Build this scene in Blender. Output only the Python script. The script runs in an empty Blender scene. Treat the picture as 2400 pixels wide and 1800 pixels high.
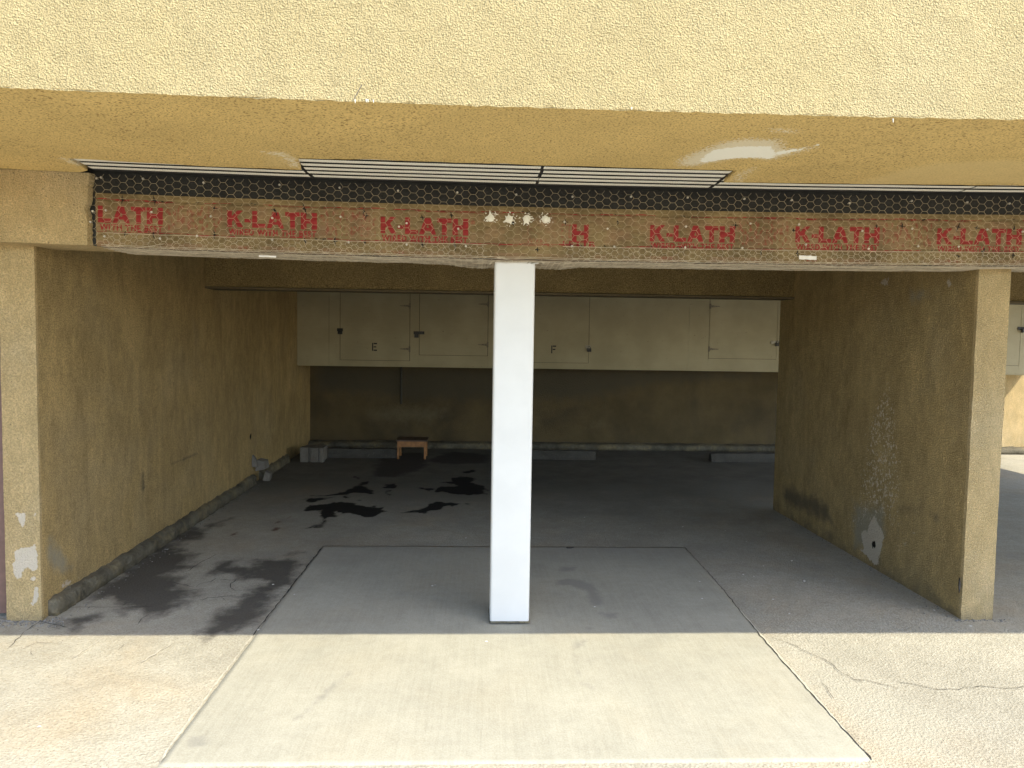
import bpy, bmesh, math, random
import numpy as np
from mathutils import Vector, Matrix, noise as mn
random.seed(7)
R = math.radians
S = bpy.context.scene
C = S.collection

# ---------------------------------------------------------------- camera
YAW, PITCH, ROLL, F = 0.0436287, -0.0604724, 0.0157556, 1808.0     # focal length in pixels of a 2400 px wide frame
EYE = Vector((0, 0, 1.6))
cf = Vector((math.sin(YAW)*math.cos(PITCH), math.cos(YAW)*math.cos(PITCH), math.sin(PITCH)))
cr = Vector((math.cos(YAW), -math.sin(YAW), 0)); cu = cr.cross(cf)
cr2 = cr*math.cos(ROLL)+cu*math.sin(ROLL); cu2 = -cr*math.sin(ROLL)+cu*math.cos(ROLL)
cam = bpy.data.cameras.new('camera'); cam.sensor_width = 36; cam.lens = F/2400*36; cam.clip_start = .05; cam.clip_end = 400
co = bpy.data.objects.new('camera', cam); C.objects.link(co)
co.matrix_world = Matrix(((cr2.x, cu2.x, -cf.x, EYE.x), (cr2.y, cu2.y, -cf.y, EYE.y), (cr2.z, cu2.z, -cf.z, EYE.z), (0, 0, 0, 1)))
S.camera = co
# ---------------------------------------------------------------- sky, sun, exposure
SUN = Vector((0.744, -0.58, 1.0)).normalized()                     # towards the sun
w = bpy.data.worlds.new('World'); S.world = w; w.use_nodes = True
nt = w.node_tree; nt.nodes.clear()
sky = nt.nodes.new('ShaderNodeTexSky'); sky.sky_type = 'NISHITA'; sky.sun_disc = False
sky.sun_elevation = math.asin(SUN.z); sky.sun_rotation = math.atan2(SUN.x, SUN.y)
bg = nt.nodes.new('ShaderNodeBackground'); bg.inputs[1].default_value = 0.15
wo = nt.nodes.new('ShaderNodeOutputWorld'); nt.links.new(sky.outputs[0], bg.inputs[0]); nt.links.new(bg.outputs[0], wo.inputs[0])
sl = bpy.data.lights.new('sun', 'SUN'); sl.energy = 2.0; sl.angle = R(.5); sl.color = (1, .93, .73)
so = bpy.data.objects.new('sun', sl); C.objects.link(so); so.location = (6, -5, 9)
so.rotation_euler = (-SUN).to_track_quat('-Z', 'Y').to_euler()
S.view_settings.view_transform = 'Standard'; S.view_settings.look = 'None'
S.view_settings.exposure = 1.7; S.view_settings.gamma = 1
S.cycles.max_bounces = 8; S.cycles.diffuse_bounces = 6

def at(px, py, ax, v):
    """point of the photograph (2400 px wide) carried out to the plane whose coordinate ax equals v"""
    d = cr2*(px-1200) - cu2*(py-900) + cf*F
    t = (v-EYE[ax])/d[ax]
    return EYE + d*t

# ---------------------------------------------------------------- materials
def nodes(name):
    m = bpy.data.materials.new(name); m.use_nodes = True
    t = m.node_tree; b = t.nodes['Principled BSDF']
    return m, t, b
def N(t, kind, **kw):
    n = t.nodes.new(kind)
    for k, v in kw.items():
        if k in n.inputs.keys(): n.inputs[k].default_value = v
        else: setattr(n, k, v)
    return n
def math_(t, op, a, b=None, clamp=False):
    n = t.nodes.new('ShaderNodeMath'); n.operation = op; n.use_clamp = clamp
    for i, v in enumerate((a, b)):
        if v is None: continue
        if hasattr(v, 'links'): t.links.new(v, n.inputs[i])
        else: n.inputs[i].default_value = v
    return n.outputs[0]
def mix(t, fac, a, b):
    n = t.nodes.new('ShaderNodeMix'); n.data_type = 'RGBA'
    for i, v in ((0, fac), (6, a), (7, b)):
        if hasattr(v, 'links'): t.links.new(v, n.inputs[i])
        else: n.inputs[i].default_value = v if i == 0 else (*v, 1) if len(v) == 3 else v
    return n.outputs[2]
def ramp(t, fac, lo, hi):
    n = t.nodes.new('ShaderNodeMapRange'); n.interpolation_type = 'SMOOTHSTEP'
    t.links.new(fac, n.inputs[0]); n.inputs[1].default_value = lo; n.inputs[2].default_value = hi
    return n.outputs[0]
def coords(t, scale=(1, 1, 1)):
    tc = t.nodes.new('ShaderNodeTexCoord'); mp = t.nodes.new('ShaderNodeMapping')
    mp.inputs['Scale'].default_value = scale; t.links.new(tc.outputs['Object'], mp.inputs[0]); return mp.outputs[0]
def nz(t, co_, scale, detail=3, rough=.55, dist=0.):
    n = N(t, 'ShaderNodeTexNoise', Scale=scale, Detail=detail, Roughness=rough, Distortion=dist)
    t.links.new(co_, n.inputs['Vector']); return n.outputs[0]

def surface(name, base, vary=.12, vscale=2.5, grain=120, gdist=.004, gstr=1., speck=None, rough=.9, layers=(), streak=None, pit=None, crisp=None, crev=.88, mott=0., tint=None):
    """general rough surface; layers = (attribute, colour, noise scale, noise amount, softness, opacity)"""
    m, t, b = nodes(name); c = coords(t)
    lo = [x*(1-vary) for x in base]; hi = [min(.95, x*(1+vary)) for x in base]
    big = ramp(t, nz(t, c, vscale, 5, .6), .3, .7); col = mix(t, big, lo, hi)
    if tint:
        col = mix(t, math_(t, 'MULTIPLY', ramp(t, nz(t, c, vscale*.6+.37, 4, .6, .5), .45, .75), tint[1]), col, tint[0])
    fine = nz(t, c, grain, 2, .6)
    fcol = ramp(t, fine, .25, .75)
    n = t.nodes.new('ShaderNodeMix'); n.data_type = 'RGBA'; n.blend_type = 'MULTIPLY'; n.inputs[0].default_value = 1
    t.links.new(col, n.inputs[6]); g = mix(t, fcol, (crev, crev*.985, crev*.95), (1.05, 1.05, 1.05)); t.links.new(g, n.inputs[7]); col = n.outputs[2]  # hollows of the grain coloured darker, as painted crevice shade and dirt
    if mott:
        cv = coords(t, (1, 1, .4)) if crisp else c
        mm = ramp(t, nz(t, cv, 17, 6, .75), .32, .68); mm2 = ramp(t, nz(t, cv, 4.3, 6, .7, .8), .3, .7)
        n = t.nodes.new('ShaderNodeMix'); n.data_type = 'RGBA'; n.blend_type = 'MULTIPLY'; n.inputs[0].default_value = 1; t.links.new(col, n.inputs[6])
        t.links.new(mix(t, math_(t, 'MULTIPLY', math_(t, 'ADD', mm, mm2), .5), (1-mott, 1-mott, 1-mott*1.1), (1+mott*.5, 1+mott*.5, 1+mott*.5)), n.inputs[7]); col = n.outputs[2]
    if pit:   # dark pits: (scale, threshold, colour)
        p = ramp(t, nz(t, c, pit[0], 2, .5), pit[1], pit[1]+.06); col = mix(t, p, col, pit[2])
    if speck:
        p = ramp(t, nz(t, c, speck[0], 2, .5), speck[1], speck[1]+.05); col = mix(t, p, col, speck[2])
    hsum = fine
    if streak:
        sc = coords(t, streak[0]); sn = nz(t, sc, 1, 3, .6)
        hsum = math_(t, 'ADD', math_(t, 'MULTIPLY', fine, streak[2]), math_(t, 'MULTIPLY', sn, streak[1]))
        f2 = ramp(t, sn, .3, .7); col = mix(t, math_(t, 'MULTIPLY', f2, streak[3]), col, [min(1, x*1.22) for x in base])
    else:
        v = N(t, 'ShaderNodeTexVoronoi', Scale=grain*.7); t.links.new(c, v.inputs['Vector'])
        hsum = math_(t, 'ADD', fine, math_(t, 'MULTIPLY', v.outputs[0], .35))
    if crisp:
        hsum = math_(t, 'ADD', ramp(t, fine, crisp[0], crisp[1]), math_(t, 'MULTIPLY', ramp(t, nz(t, c, grain*2.3, 2, .6), .35, .65), .35))
    for L in layers:
        an, colr, ns, na, soft, op = L[:6]
        a = t.nodes.new('ShaderNodeAttribute'); a.attribute_name = an
        k = math_(t, 'ADD', a.outputs['Fac'], math_(t, 'MULTIPLY', math_(t, 'SUBTRACT', nz(t, c, ns, 4, .65), .5), na))
        fac = math_(t, 'MULTIPLY', ramp(t, k, 0, soft), op)
        col = mix(t, fac, col, colr)
        if len(L) > 6:
            hsum = math_(t, 'SUBTRACT', hsum, math_(t, 'MULTIPLY', fac, L[6]))
    bp = N(t, 'ShaderNodeBump', Strength=gstr, Distance=gdist); t.links.new(hsum, bp.inputs['Height'])
    t.links.new(bp.outputs[0], b.inputs['Normal']); t.links.new(col, b.inputs['Base Color'])
    b.inputs['Roughness'].default_value = rough; b.inputs['Specular IOR Level'].default_value = .25
    return m
def plain(name, col, rough=.6, metal=0., vary=.15, vscale=20, bump=0., spec=.5):
    m, t, b = nodes(name); c = coords(t); k = ramp(t, nz(t, c, vscale, 4), .3, .7)
    t.links.new(mix(t, k, [x*(1-vary) for x in col], [min(1, x*(1+vary)) for x in col]), b.inputs['Base Color'])
    b.inputs['Roughness'].default_value = rough; b.inputs['Metallic'].default_value = metal; b.inputs['Specular IOR Level'].default_value = spec
    if bump:
        bp = N(t, 'ShaderNodeBump', Strength=.7, Distance=bump); t.links.new(nz(t, c, vscale*3, 3), bp.inputs['Height']); t.links.new(bp.outputs[0], b.inputs['Normal'])
    return m

YEL = (.62, .455, .205)
BARE = (.62, .56, .47)
M = {}
M['upper'] = surface('stucco_sunlit_wall', (.605, .49, .26), .04, 1.2, 185, .016, 1., crev=.68, mott=.04,  layers=(('bare', (.75, .68, .5), 40, .02, .01, .8),), tint=((.62, .515, .30), .5))
M['soffit'] = surface('stucco_soffit', (.76, .56, .235), .06, 1.8, 150, .004, 1., crev=.72, mott=.08, pit=(110, .57, (.30, .19, .07)),
    layers=(('smooth', (.70, .54, .26), 6, .05, .12, .6), ('rub', (.80, .73, .58), 85, .30, .02, .8), ('bare', (.94, .92, .84), 60, .06, .006, 1)))
M['wall'] = surface('stucco_wall', (.68, .49, .225), .10, 1.4, 130, .006, 1., crisp=(.36, .66), crev=.56, mott=.30, tint=((.60, .46, .25), .6), speck=(55, .80, (.7, .62, .42)),
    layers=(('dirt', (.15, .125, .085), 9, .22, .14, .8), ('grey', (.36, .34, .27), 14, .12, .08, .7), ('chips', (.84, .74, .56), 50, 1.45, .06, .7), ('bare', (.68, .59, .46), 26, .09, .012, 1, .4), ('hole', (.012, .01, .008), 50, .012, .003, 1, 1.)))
M['pier'] = surface('stucco_pier', (.74, .555, .29), .08, 1.6, 130, .006, 1., crisp=(.36, .66), crev=.66, mott=.2, pit=(90, .66, (.25, .19, .1)), tint=((.72, .585, .37), .6),
    layers=(('dirt', (.22, .19, .14), 12, .12, .1, .75), ('bare', (.76, .67, .54), 30, .04, .006, 1, .4)))
M['darkstucco'] = surface('stucco_rear_beam', (.52, .375, .165), .10, 2.2, 120, .008, 1., crisp=(.36, .66), crev=.5, mott=.1, pit=(110, .62, (.12, .08, .03)))
M['rear'] = surface('stucco_rear_wall', (.12, .09, .045), .25, 1.2, 95, .007, 1., tint=((.06, .048, .034), .8),  # colour lowered to paint in the deep shade at the back
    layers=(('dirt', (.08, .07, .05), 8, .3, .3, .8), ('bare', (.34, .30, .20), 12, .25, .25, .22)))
M['ground'] = surface('old_concrete', (.46, .43, .355), .10, 1.1, 100, .0055, 1., crev=.80, mott=.15, pit=(105, .64, (.27, .235, .18)), tint=((.48, .40, .285), .75),
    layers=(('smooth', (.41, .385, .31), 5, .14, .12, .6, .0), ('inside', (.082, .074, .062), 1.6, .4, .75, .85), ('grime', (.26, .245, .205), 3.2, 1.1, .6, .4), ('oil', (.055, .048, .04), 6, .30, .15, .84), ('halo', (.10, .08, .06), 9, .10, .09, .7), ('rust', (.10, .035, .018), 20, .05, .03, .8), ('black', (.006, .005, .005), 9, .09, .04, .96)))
M['slab'] = surface('brushed_concrete', (.405, .387, .32), .07, 1.7, 130, .0018, .8, mott=.12, streak=((52, 2.2, 20), .8, .6, .20), tint=((.43, .39, .30), .6),
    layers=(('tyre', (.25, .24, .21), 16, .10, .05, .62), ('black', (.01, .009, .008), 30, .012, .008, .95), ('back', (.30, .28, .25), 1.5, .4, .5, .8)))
M['curb'] = surface('dirty_curb', (.12, .108, .08), .35, 6, 45, .012, 1., tint=((.32, .25, .13), .6), pit=(26, .58, (.13, .115, .085)))
M['concrete'] = surface('grey_concrete', (.075, .07, .062), .2, 5, 60, .006, 1., pit=(30, .66, (.10, .095, .08)))
M['palecon'] = surface('pale_concrete', (.17, .155, .135), .12, 8, 60, .004, 1.)
M['crack'] = plain('crack_shadow', (.05, .045, .04), .95, vary=.5, vscale=30, spec=.1)
M['ridge'] = plain('ridge_mortar', (.50, .46, .38), .95, vary=.15, vscale=30, bump=.003, spec=.1)
M['white'] = plain('white_post_paint', (.71, .695, .665), .42, vary=.035, vscale=4, bump=.0006)
M['felt'] = plain('black_felt', (.013, .012, .010), .5, vary=.4, vscale=25, bump=.004, spec=.35)
M['screen'] = plain('dark_lath_screen', (.035, .033, .035), .75, vary=.4, vscale=80, spec=.2)
M['rib'] = plain('galvanised_rib', (.88, .86, .78), .5, vary=.06, vscale=120, bump=.002)
M['wire'] = plain('galvanised_wire', (.52, .42, .27), .45, metal=.25, vary=.15, vscale=14)
M['wirelight'] = plain('galvanised_selvage_wire', (.68, .60, .47), .45, metal=.2, vary=.15, vscale=14)
M['nail'] = plain('nail_metal', (.55, .50, .42), .4, metal=.4, vary=.2)
M['plaster'] = plain('white_plaster', (.82, .78, .68), .8, vary=.06, vscale=60, bump=.003)
M['black'] = plain('black_paint', (.012, .013, .016), .6, vary=.2)
M['lock'] = plain('dark_metal', (.03, .028, .026), .4, metal=.6, vary=.3, vscale=60)
M['hasp'] = plain('hasp_metal', (.34, .31, .25), .45, metal=.5, vary=.3, vscale=60)
M['hinge'] = plain('painted_hinge', (.20, .17, .12), .6, vary=.3, vscale=60)
M['wood'] = plain('orange_wood', (.33, .14, .035), .45, vary=.2, vscale=20)
M['woodtop'] = plain('dark_wood_top', (.09, .05, .03), .5, vary=.2, vscale=20)
M['gate'] = plain('brown_gate_paint', (.17, .095, .075), .55, vary=.12, vscale=25, bump=.001)
M['pipe'] = plain('dark_pipe', (.03, .028, .02), .6)
M['dark'] = plain('dark_void', (.012, .011, .01), .9, spec=.1)
M['bit'] = plain('paper_bit', (.75, .73, .68), .8)
M['stone'] = plain('gravel_stone', (.22, .21, .19), .9, vary=.5, vscale=40)
M['tag'] = plain('paper_tag', (.78, .74, .68), .8, vary=.06)
M['ceil'] = surface('ceiling_plaster', (.15, .12, .07), .1, 2, 90, .004)

def plywood():
    m, t, b = nodes('painted_plywood'); c = coords(t, (1.3, 1, 16)); c0 = coords(t)
    g = nz(t, c, 2.6, 5, .6, 1.2); k = ramp(t, nz(t, c0, 2, 4), .3, .7)
    col = mix(t, k, (.34, .295, .18), (.42, .365, .23)); col = mix(t, math_(t, 'MULTIPLY', ramp(t, g, .45, .62), .18), col, (.36, .30, .19))
    sp = ramp(t, nz(t, coords(t, (1, 1, 2.2)), 26, 2), .72, .76); col = mix(t, math_(t, 'MULTIPLY', sp, .7), col, (.12, .09, .05))
    bp = N(t, 'ShaderNodeBump', Strength=.6, Distance=.004); t.links.new(g, bp.inputs['Height']); t.links.new(bp.outputs[0], b.inputs['Normal'])
    t.links.new(col, b.inputs['Base Color']); b.inputs['Roughness'].default_value = .7
    return m
M['ply'] = plywood()
def paper():
    m, t, b = nodes('printed_building_paper'); c = coords(t)
    k = ramp(t, nz(t, c, 5, 5), .3, .7); col = mix(t, k, (.16, .112, .050), (.28, .20, .092))
    a = t.nodes.new('ShaderNodeAttribute'); a.attribute_name = 'pink'
    col = mix(t, math_(t, 'MULTIPLY', math_(t, 'MULTIPLY', ramp(t, nz(t, c, 9, 4), .35, .65), a.outputs['Fac']), .40), col, (.34, .17, .11))
    a = t.nodes.new('ShaderNodeAttribute'); a.attribute_name = 'red'
    wear = ramp(t, nz(t, c, 55, 3), .66, .74)
    r = math_(t, 'MULTIPLY', ramp(t, a.outputs['Fac'], .3, .7), math_(t, 'SUBTRACT', 1., math_(t, 'MULTIPLY', wear, .28)))
    col = mix(t, math_(t, 'MULTIPLY', r, .9), col, (.30, .010, .018))
    a = t.nodes.new('ShaderNodeAttribute'); a.attribute_name = 'ghost'
    gn = ramp(t, nz(t, coords(t, (1, 1, .45)), 60, 3), .50, .60)
    col = mix(t, math_(t, 'MULTIPLY', math_(t, 'MULTIPLY', gn, a.outputs['Fac']), .6), col, (.26, .045, .03))
    a = t.nodes.new('ShaderNodeAttribute'); a.attribute_name = 'tear'
    col = mix(t, ramp(t, a.outputs['Fac'], .35, .65), col, (.012, .010, .009))
    bp = N(t, 'ShaderNodeBump', Strength=1., Distance=.018); t.links.new(nz(t, coords(t, (1, 1, 1.6)), 22, 5, .65, .6), bp.inputs['Height']); t.links.new(bp.outputs[0], b.inputs['Normal'])
    t.links.new(col, b.inputs['Base Color']); b.inputs['Roughness'].default_value = .65; b.inputs['Specular IOR Level'].default_value = .3
    return m
M['paper'] = paper()
M['paperunder'] = plain('creased_paper_edge', (.24, .17, .11), .7, vary=.35, vscale=18, bump=.006)

# ---------------------------------------------------------------- object helpers
def tag(o, label=None, cat=None, group=None, kind=None):
    if label: o['label'] = label
    if cat: o['category'] = cat
    if group: o['group'] = group
    if kind: o['kind'] = kind
    return o
def root(name, loc, label, cat, group=None):
    o = bpy.data.objects.new(name, None); C.objects.link(o); o.location = loc; o.empty_display_size = .1
    return tag(o, label, cat, group)
def mk(name, vs, fs, mat, parent=None, smooth=False):
    me = bpy.data.meshes.new(name)
    off = parent_off(parent)
    me.from_pydata([tuple(Vector(v)-off) for v in vs], [], fs); me.update()
    me.materials.append(M[mat] if isinstance(mat, str) else mat)
    if smooth: me.polygons.foreach_set('use_smooth', [True]*len(me.polygons))
    o = bpy.data.objects.new(name, me); C.objects.link(o)
    if parent is not None: o.parent = parent
    return o
def parent_off(p):
    v = Vector((0, 0, 0))
    while p is not None: v += p.location; p = p.parent
    return v
class G:
    def __init__(s): s.v = []; s.f = []
    def add(s, vs, fs):
        k = len(s.v); s.v += [tuple(v) for v in vs]; s.f += [tuple(i+k for i in f) for f in fs]; return s
    def box(s, x0, x1, y0, y1, z0, z1):
        return s.add([(x0,y0,z0),(x1,y0,z0),(x1,y1,z0),(x0,y1,z0),(x0,y0,z1),(x1,y0,z1),(x1,y1,z1),(x0,y1,z1)],
                     [(0,3,2,1),(4,5,6,7),(0,1,5,4),(1,2,6,5),(2,3,7,6),(3,0,4,7)])
    def bar(s, a, b, r, n=4, r2=None, ph=.4):
        a = Vector(a); b = Vector(b); d = (b-a); 
        if d.length < 1e-6: return s
        d.normalize(); u = d.orthogonal().normalized(); w_ = d.cross(u); vs = []
        for p, q in ((a, r), (b, r if r2 is None else r2)):
            for i in range(n):
                t_ = 2*math.pi*i/n+ph; vs.append(p+(u*math.cos(t_)+w_*math.sin(t_))*q)
        return s.add(vs, [(i, (i+1) % n, n+(i+1) % n, n+i) for i in range(n)]+[tuple(range(n-1, -1, -1)), tuple(range(n, 2*n))])
    def prism(s, pts, dv):
        n = len(pts); dv = Vector(dv); a = [Vector(p) for p in pts]
        return s.add(a+[p+dv for p in a], [tuple(range(n-1, -1, -1)), tuple(range(n, 2*n))]+[(i, (i+1) % n, n+(i+1) % n, n+i) for i in range(n)])
    def obj(s, name, mat, parent=None, smooth=False, bevel=0.):
        o = mk(name, s.v, s.f, mat, parent, smooth)
        bm = bmesh.new(); bm.from_mesh(o.data)
        bmesh.ops.recalc_face_normals(bm, faces=bm.faces)
        if bevel: bmesh.ops.bevel(bm, geom=list(bm.edges), offset=bevel, segments=2, profile=.6, affect='EDGES')
        bm.to_mesh(o.data); bm.free(); return o

def steps(a, b, st): n = max(1, int(round((b-a)/st))); return [a+(b-a)*i/n for i in range(n+1)]
def jit(p, amp, sc=6.):
    v = mn.noise_vector(Vector(p)*sc)*.7 + mn.noise_vector(Vector(p)*sc*4.3)*.5
    return (p[0]+v.x*amp, p[1]+v.y*amp, p[2]+v.z*amp)
def rough_box(name, x0, x1, y0, y1, z0, z1, st, amp, mat, parent=None, fn=None, sc=6.):
    ax = [steps(x0, x1, st), steps(y0, y1, st), steps(z0, z1, st)]
    ids = {}; vs = []; fs = []
    def vid(i, j, k):
        q = (i, j, k)
        if q not in ids: ids[q] = len(vs); vs.append((ax[0][i], ax[1][j], ax[2][k]))
        return ids[q]
    nx, ny, nz_ = (len(a)-1 for a in ax)
    for i in range(nx):
        for j in range(ny):
            fs.append((vid(i,j,0), vid(i,j+1,0), vid(i+1,j+1,0), vid(i+1,j,0))); fs.append((vid(i,j,nz_), vid(i+1,j,nz_), vid(i+1,j+1,nz_), vid(i,j+1,nz_)))
    for i in range(nx):
        for k in range(nz_):
            fs.append((vid(i,0,k), vid(i+1,0,k), vid(i+1,0,k+1), vid(i,0,k+1))); fs.append((vid(i,ny,k), vid(i,ny,k+1), vid(i+1,ny,k+1), vid(i+1,ny,k)))
    for j in range(ny):
        for k in range(nz_):
            fs.append((vid(0,j,k), vid(0,j,k+1), vid(0,j+1,k+1), vid(0,j+1,k))); fs.append((vid(nx,j,k), vid(nx,j+1,k), vid(nx,j+1,k+1), vid(nx,j,k+1)))
    raw = np.array(vs)
    vs = [jit(p, amp, sc) for p in vs]
    if fn: vs = [fn(p) for p in vs]
    o = mk(name, vs, fs, mat, parent, True)
    try: o.data.set_sharp_from_angle(angle=R(40))
    except Exception: pass
    return o, raw
def sd(P, poly):
    P = np.asarray(P); poly = np.asarray(poly, float); n = len(poly)
    d = np.full(len(P), 1e9); ins = np.zeros(len(P), bool)
    for i in range(n):
        a = poly[i]; b = poly[(i+1) % n]; e = b-a; q = P-a
        t_ = np.clip((q@e)/max(1e-12, e@e), 0, 1); d = np.minimum(d, np.hypot(*(q-t_[:, None]*e).T))
        if a[1] != b[1]:
            c_ = ((a[1] > P[:, 1]) != (b[1] > P[:, 1])) & (P[:, 0] < (b[0]-a[0])*(P[:, 1]-a[1])/(b[1]-a[1])+a[0]); ins ^= c_
    return np.where(ins, d, -d)
def field(P, polys, lim=.25):
    f = np.full(len(P), -lim)
    for p in polys: f = np.maximum(f, sd(P, p))
    return np.clip(f, -lim, lim)
def attr(o, name, vals):
    a = o.data.attributes.new(name, 'FLOAT', 'POINT'); a.data.foreach_set('value', np.asarray(vals, np.float32))
def ell(cx, cy, rx, ry, n=14, j=.25):
    return [(cx+math.cos(2*math.pi*i/n)*rx*(1+random.uniform(-j, j)), cy+math.sin(2*math.pi*i/n)*ry*(1+random.uniform(-j, j))) for i in range(n)]
def zoomed(x0, y0, s): return lambda pts: [(x0+a*s, y0+b*s) for a, b in pts]
ZA = zoomed(200, 1150, .2712); ZB = zoomed(650, 1080, .2712); ZC = zoomed(900, 1200, .4521); ZD = zoomed(0, 1400, .4521)
ZE = zoomed(1800, 1400, .2712); ZF = zoomed(0, 900, .4069); ZG = zoomed(0, 1200, .1808); ZH = zoomed(1950, 1100, .2291); ZI = zoomed(1700, 600, .5728); ZJ = zoomed(1500, 300, .1808)
def flo(pts): return [at(x, y, 2, 0)[:2] for x, y in pts]
def onp(pts, ax, v):
    o_ = [i for i in range(3) if i != ax]
    return [(lambda q: (q[o_[0]], q[o_[1]]))(at(x, y, ax, v)) for x, y in pts]

XL, XR, XR2 = -2.40, 2.84, 3.02             # inner faces of the left wall and the partition, outer face of the partition
YB = 4.15                                    # header face
XE = 8.62                                    # end of the building
def sag(x): return min(.03, .022*((x-.55)/2.55)**2)
ZT, ZP, ZH0 = 2.39, 2.292, 2.02              # soffit, top of the paper, underside of the header

# ================================================================ GROUND
gx = steps(-45, -3.2, 2.5)[:-1]+steps(-3.2, .4, .018)+steps(.4, 3.4, .03)[1:]+steps(3.4, 9, .12)[1:]+steps(9, 45, 2.5)[1:]
gy = steps(-40, 1.6, 2.5)[:-1]+steps(1.6, 6.4, .026)+steps(6.4, 11.2, .04)[1:]+steps(11.2, 40, 2.5)[1:]
vs = []; nxg = len(gx)
for y in gy:
    for x in gx:
        z = .002*mn.noise(Vector((x*1.3, y*1.3, 0))) + .0016*mn.noise(Vector((x*9, y*9, 3))) - .0065
        if -1.10 < x < 1.52 and 2.90 < y < 5.76: z -= .01
        vs.append((x, y, z))
fs = [(j*nxg+i, j*nxg+i+1, (j+1)*nxg+i+1, (j+1)*nxg+i) for j in range(len(gy)-1) for i in range(nxg-1)]
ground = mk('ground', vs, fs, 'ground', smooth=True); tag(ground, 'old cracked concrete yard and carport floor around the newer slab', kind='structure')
P2 = np.array([v[:2] for v in vs])
PW = P2.copy()
for i_, (x, y) in enumerate(P2):
    if -3 < x < 3 and 3.8 < y < 11.2:
        a_ = mn.noise_vector(Vector((x*5, y*3, 0))); b_ = mn.noise_vector(Vector((x*15, y*8, 5))); c_ = mn.noise_vector(Vector((x*34, y*16, 9)))
        PW[i_] = (x+a_.x*.05+b_.x*.035+c_.x*.014, y+a_.y*.10+b_.y*.06+c_.y*.025)
oil = [[(0,880),(200,760),(350,620),(560,510),(750,390),(900,300),(1030,330),(1000,420),(880,430),(790,480),(880,520),(980,560),(960,640),(780,690),(870,760),(950,850),(930,920),(860,980),(720,1060),(620,1090),(500,1050),(350,1040),(300,1000),(400,970),(150,930),(0,960)],
 [(1030,680),(1170,610),(1260,580),(1340,590),(1290,640),(1400,650),(1480,580),(1700,570),(1860,610),(1900,640),(1830,780),(1750,870),(1640,960),(1560,1080),(1440,1170),(1250,1220),(1080,1245),(960,1240),(1020,1130),(1130,1060),(1230,990),(1340,900),(1380,850),(1500,800),(1560,760),(1440,770),(1300,740),(1150,740)],
 [(1750,540),(1800,520),(1860,535),(1800,555)], [(-300,1130),(-100,1080),(170,1040),(150,1100),(0,1170),(-200,1190)], [(1030,330),(1130,260),(1250,235),(1200,270),(1080,320)]]
black = [[(250,410),(290,380),(400,375),(560,358),(640,375),(800,395),(880,410),(960,440),(890,465),(780,480),(640,470),(570,445),(540,430),(500,470),(420,500),(380,540),(340,570),(290,568),(340,545),(390,490),(350,460),(370,425)],
 [(1030,440),(1150,430),(1260,395),(1400,350),(1590,365),(1560,385),(1430,395),(1400,420),(1200,445)], [(1610,365),(1665,370),(1640,382)],
 [(1350,265),(1400,220),(1540,215),(1530,200),(1360,178),(1500,178),(1500,150),(1600,130),(1715,148),(1680,175),(1750,205),(1820,250),(1800,285),(1650,292),(1500,280)],
 [(1190,225),(1290,232),(1350,230),(1330,250),(1210,243)], [(1570,85),(1730,75),(1710,100),(1600,100)],
 [(240,295),(420,288),(540,268),(640,243),(700,210),(760,215),(850,250),(830,272),(720,270),(640,272),(560,298),(400,302)],
 [(690,175),(780,165),(770,205),(710,205)], [(650,125),(690,125),(720,155),(690,162)], [(230,325),(330,316),(470,320),(380,337),(310,360)], [(555,308),(600,298),(615,318),(570,322)],
 [(900,218),(950,188),(1040,198),(1000,228)], [(660,347),(735,330),(700,347)], [(930,285),(970,235),(985,250),(945,300)], [(1240,645),(1265,650),(1250,660)],
]
rust = [[(1590,340),(1640,305),(1700,315),(1640,358)], [(1605,288),(1660,250),(1735,262)], [(1725,238),(1800,195),(1780,232)], [(1215,392),(1350,318),(1300,382)], [(1615,402),(1665,368),(1655,398)]]
attr(ground, 'oil', np.maximum(field(PW, [flo(ZA(p)) for p in oil])+.055, field(P2, [flo(ZB(p)) for p in ([(780,130),(800,60),(830,0),(860,-70),(1300,-80),(1330,0),(1320,50),(1180,100),(1050,140),(900,140)], [(1200,0),(1500,-90),(1850,-60),(1850,20),(1500,30)])])+.02))
attr(ground, 'black', field(PW, [flo(ZB(p)) for p in black])+.014)
attr(ground, 'halo', field(PW, [flo(ZB(p)) for p in black])+.03)
attr(ground, 'grime', np.clip((P2[:, 1]-4.9)*.5, -.6, .25)+np.where((P2[:, 0] > 4.4) | (P2[:, 1] < 3.9), -1.2, 0))  # mottled dirt and painted shade together, growing with depth
attr(ground, 'rust', field(P2, [flo(ZA(p)) for p in rust]))
attr(ground, 'smooth', field(P2, [flo(ZE([(-90,250),(200,400),(480,540),(640,660),(900,760),(1250,850),(1500,950),(1700,1100),(1500,1475),(930,1420)])), flo(ZE([(650,330),(1000,400),(1050,520),(800,560),(600,420)]))]))
attr(ground, 'inside', np.clip((P2[:, 1]-6.2)*.30, -.5, .8)+np.where(P2[:, 0] > 4.4, -1.2, 0))  # floor colour falls darker with depth, standing in for interior shade
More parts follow.
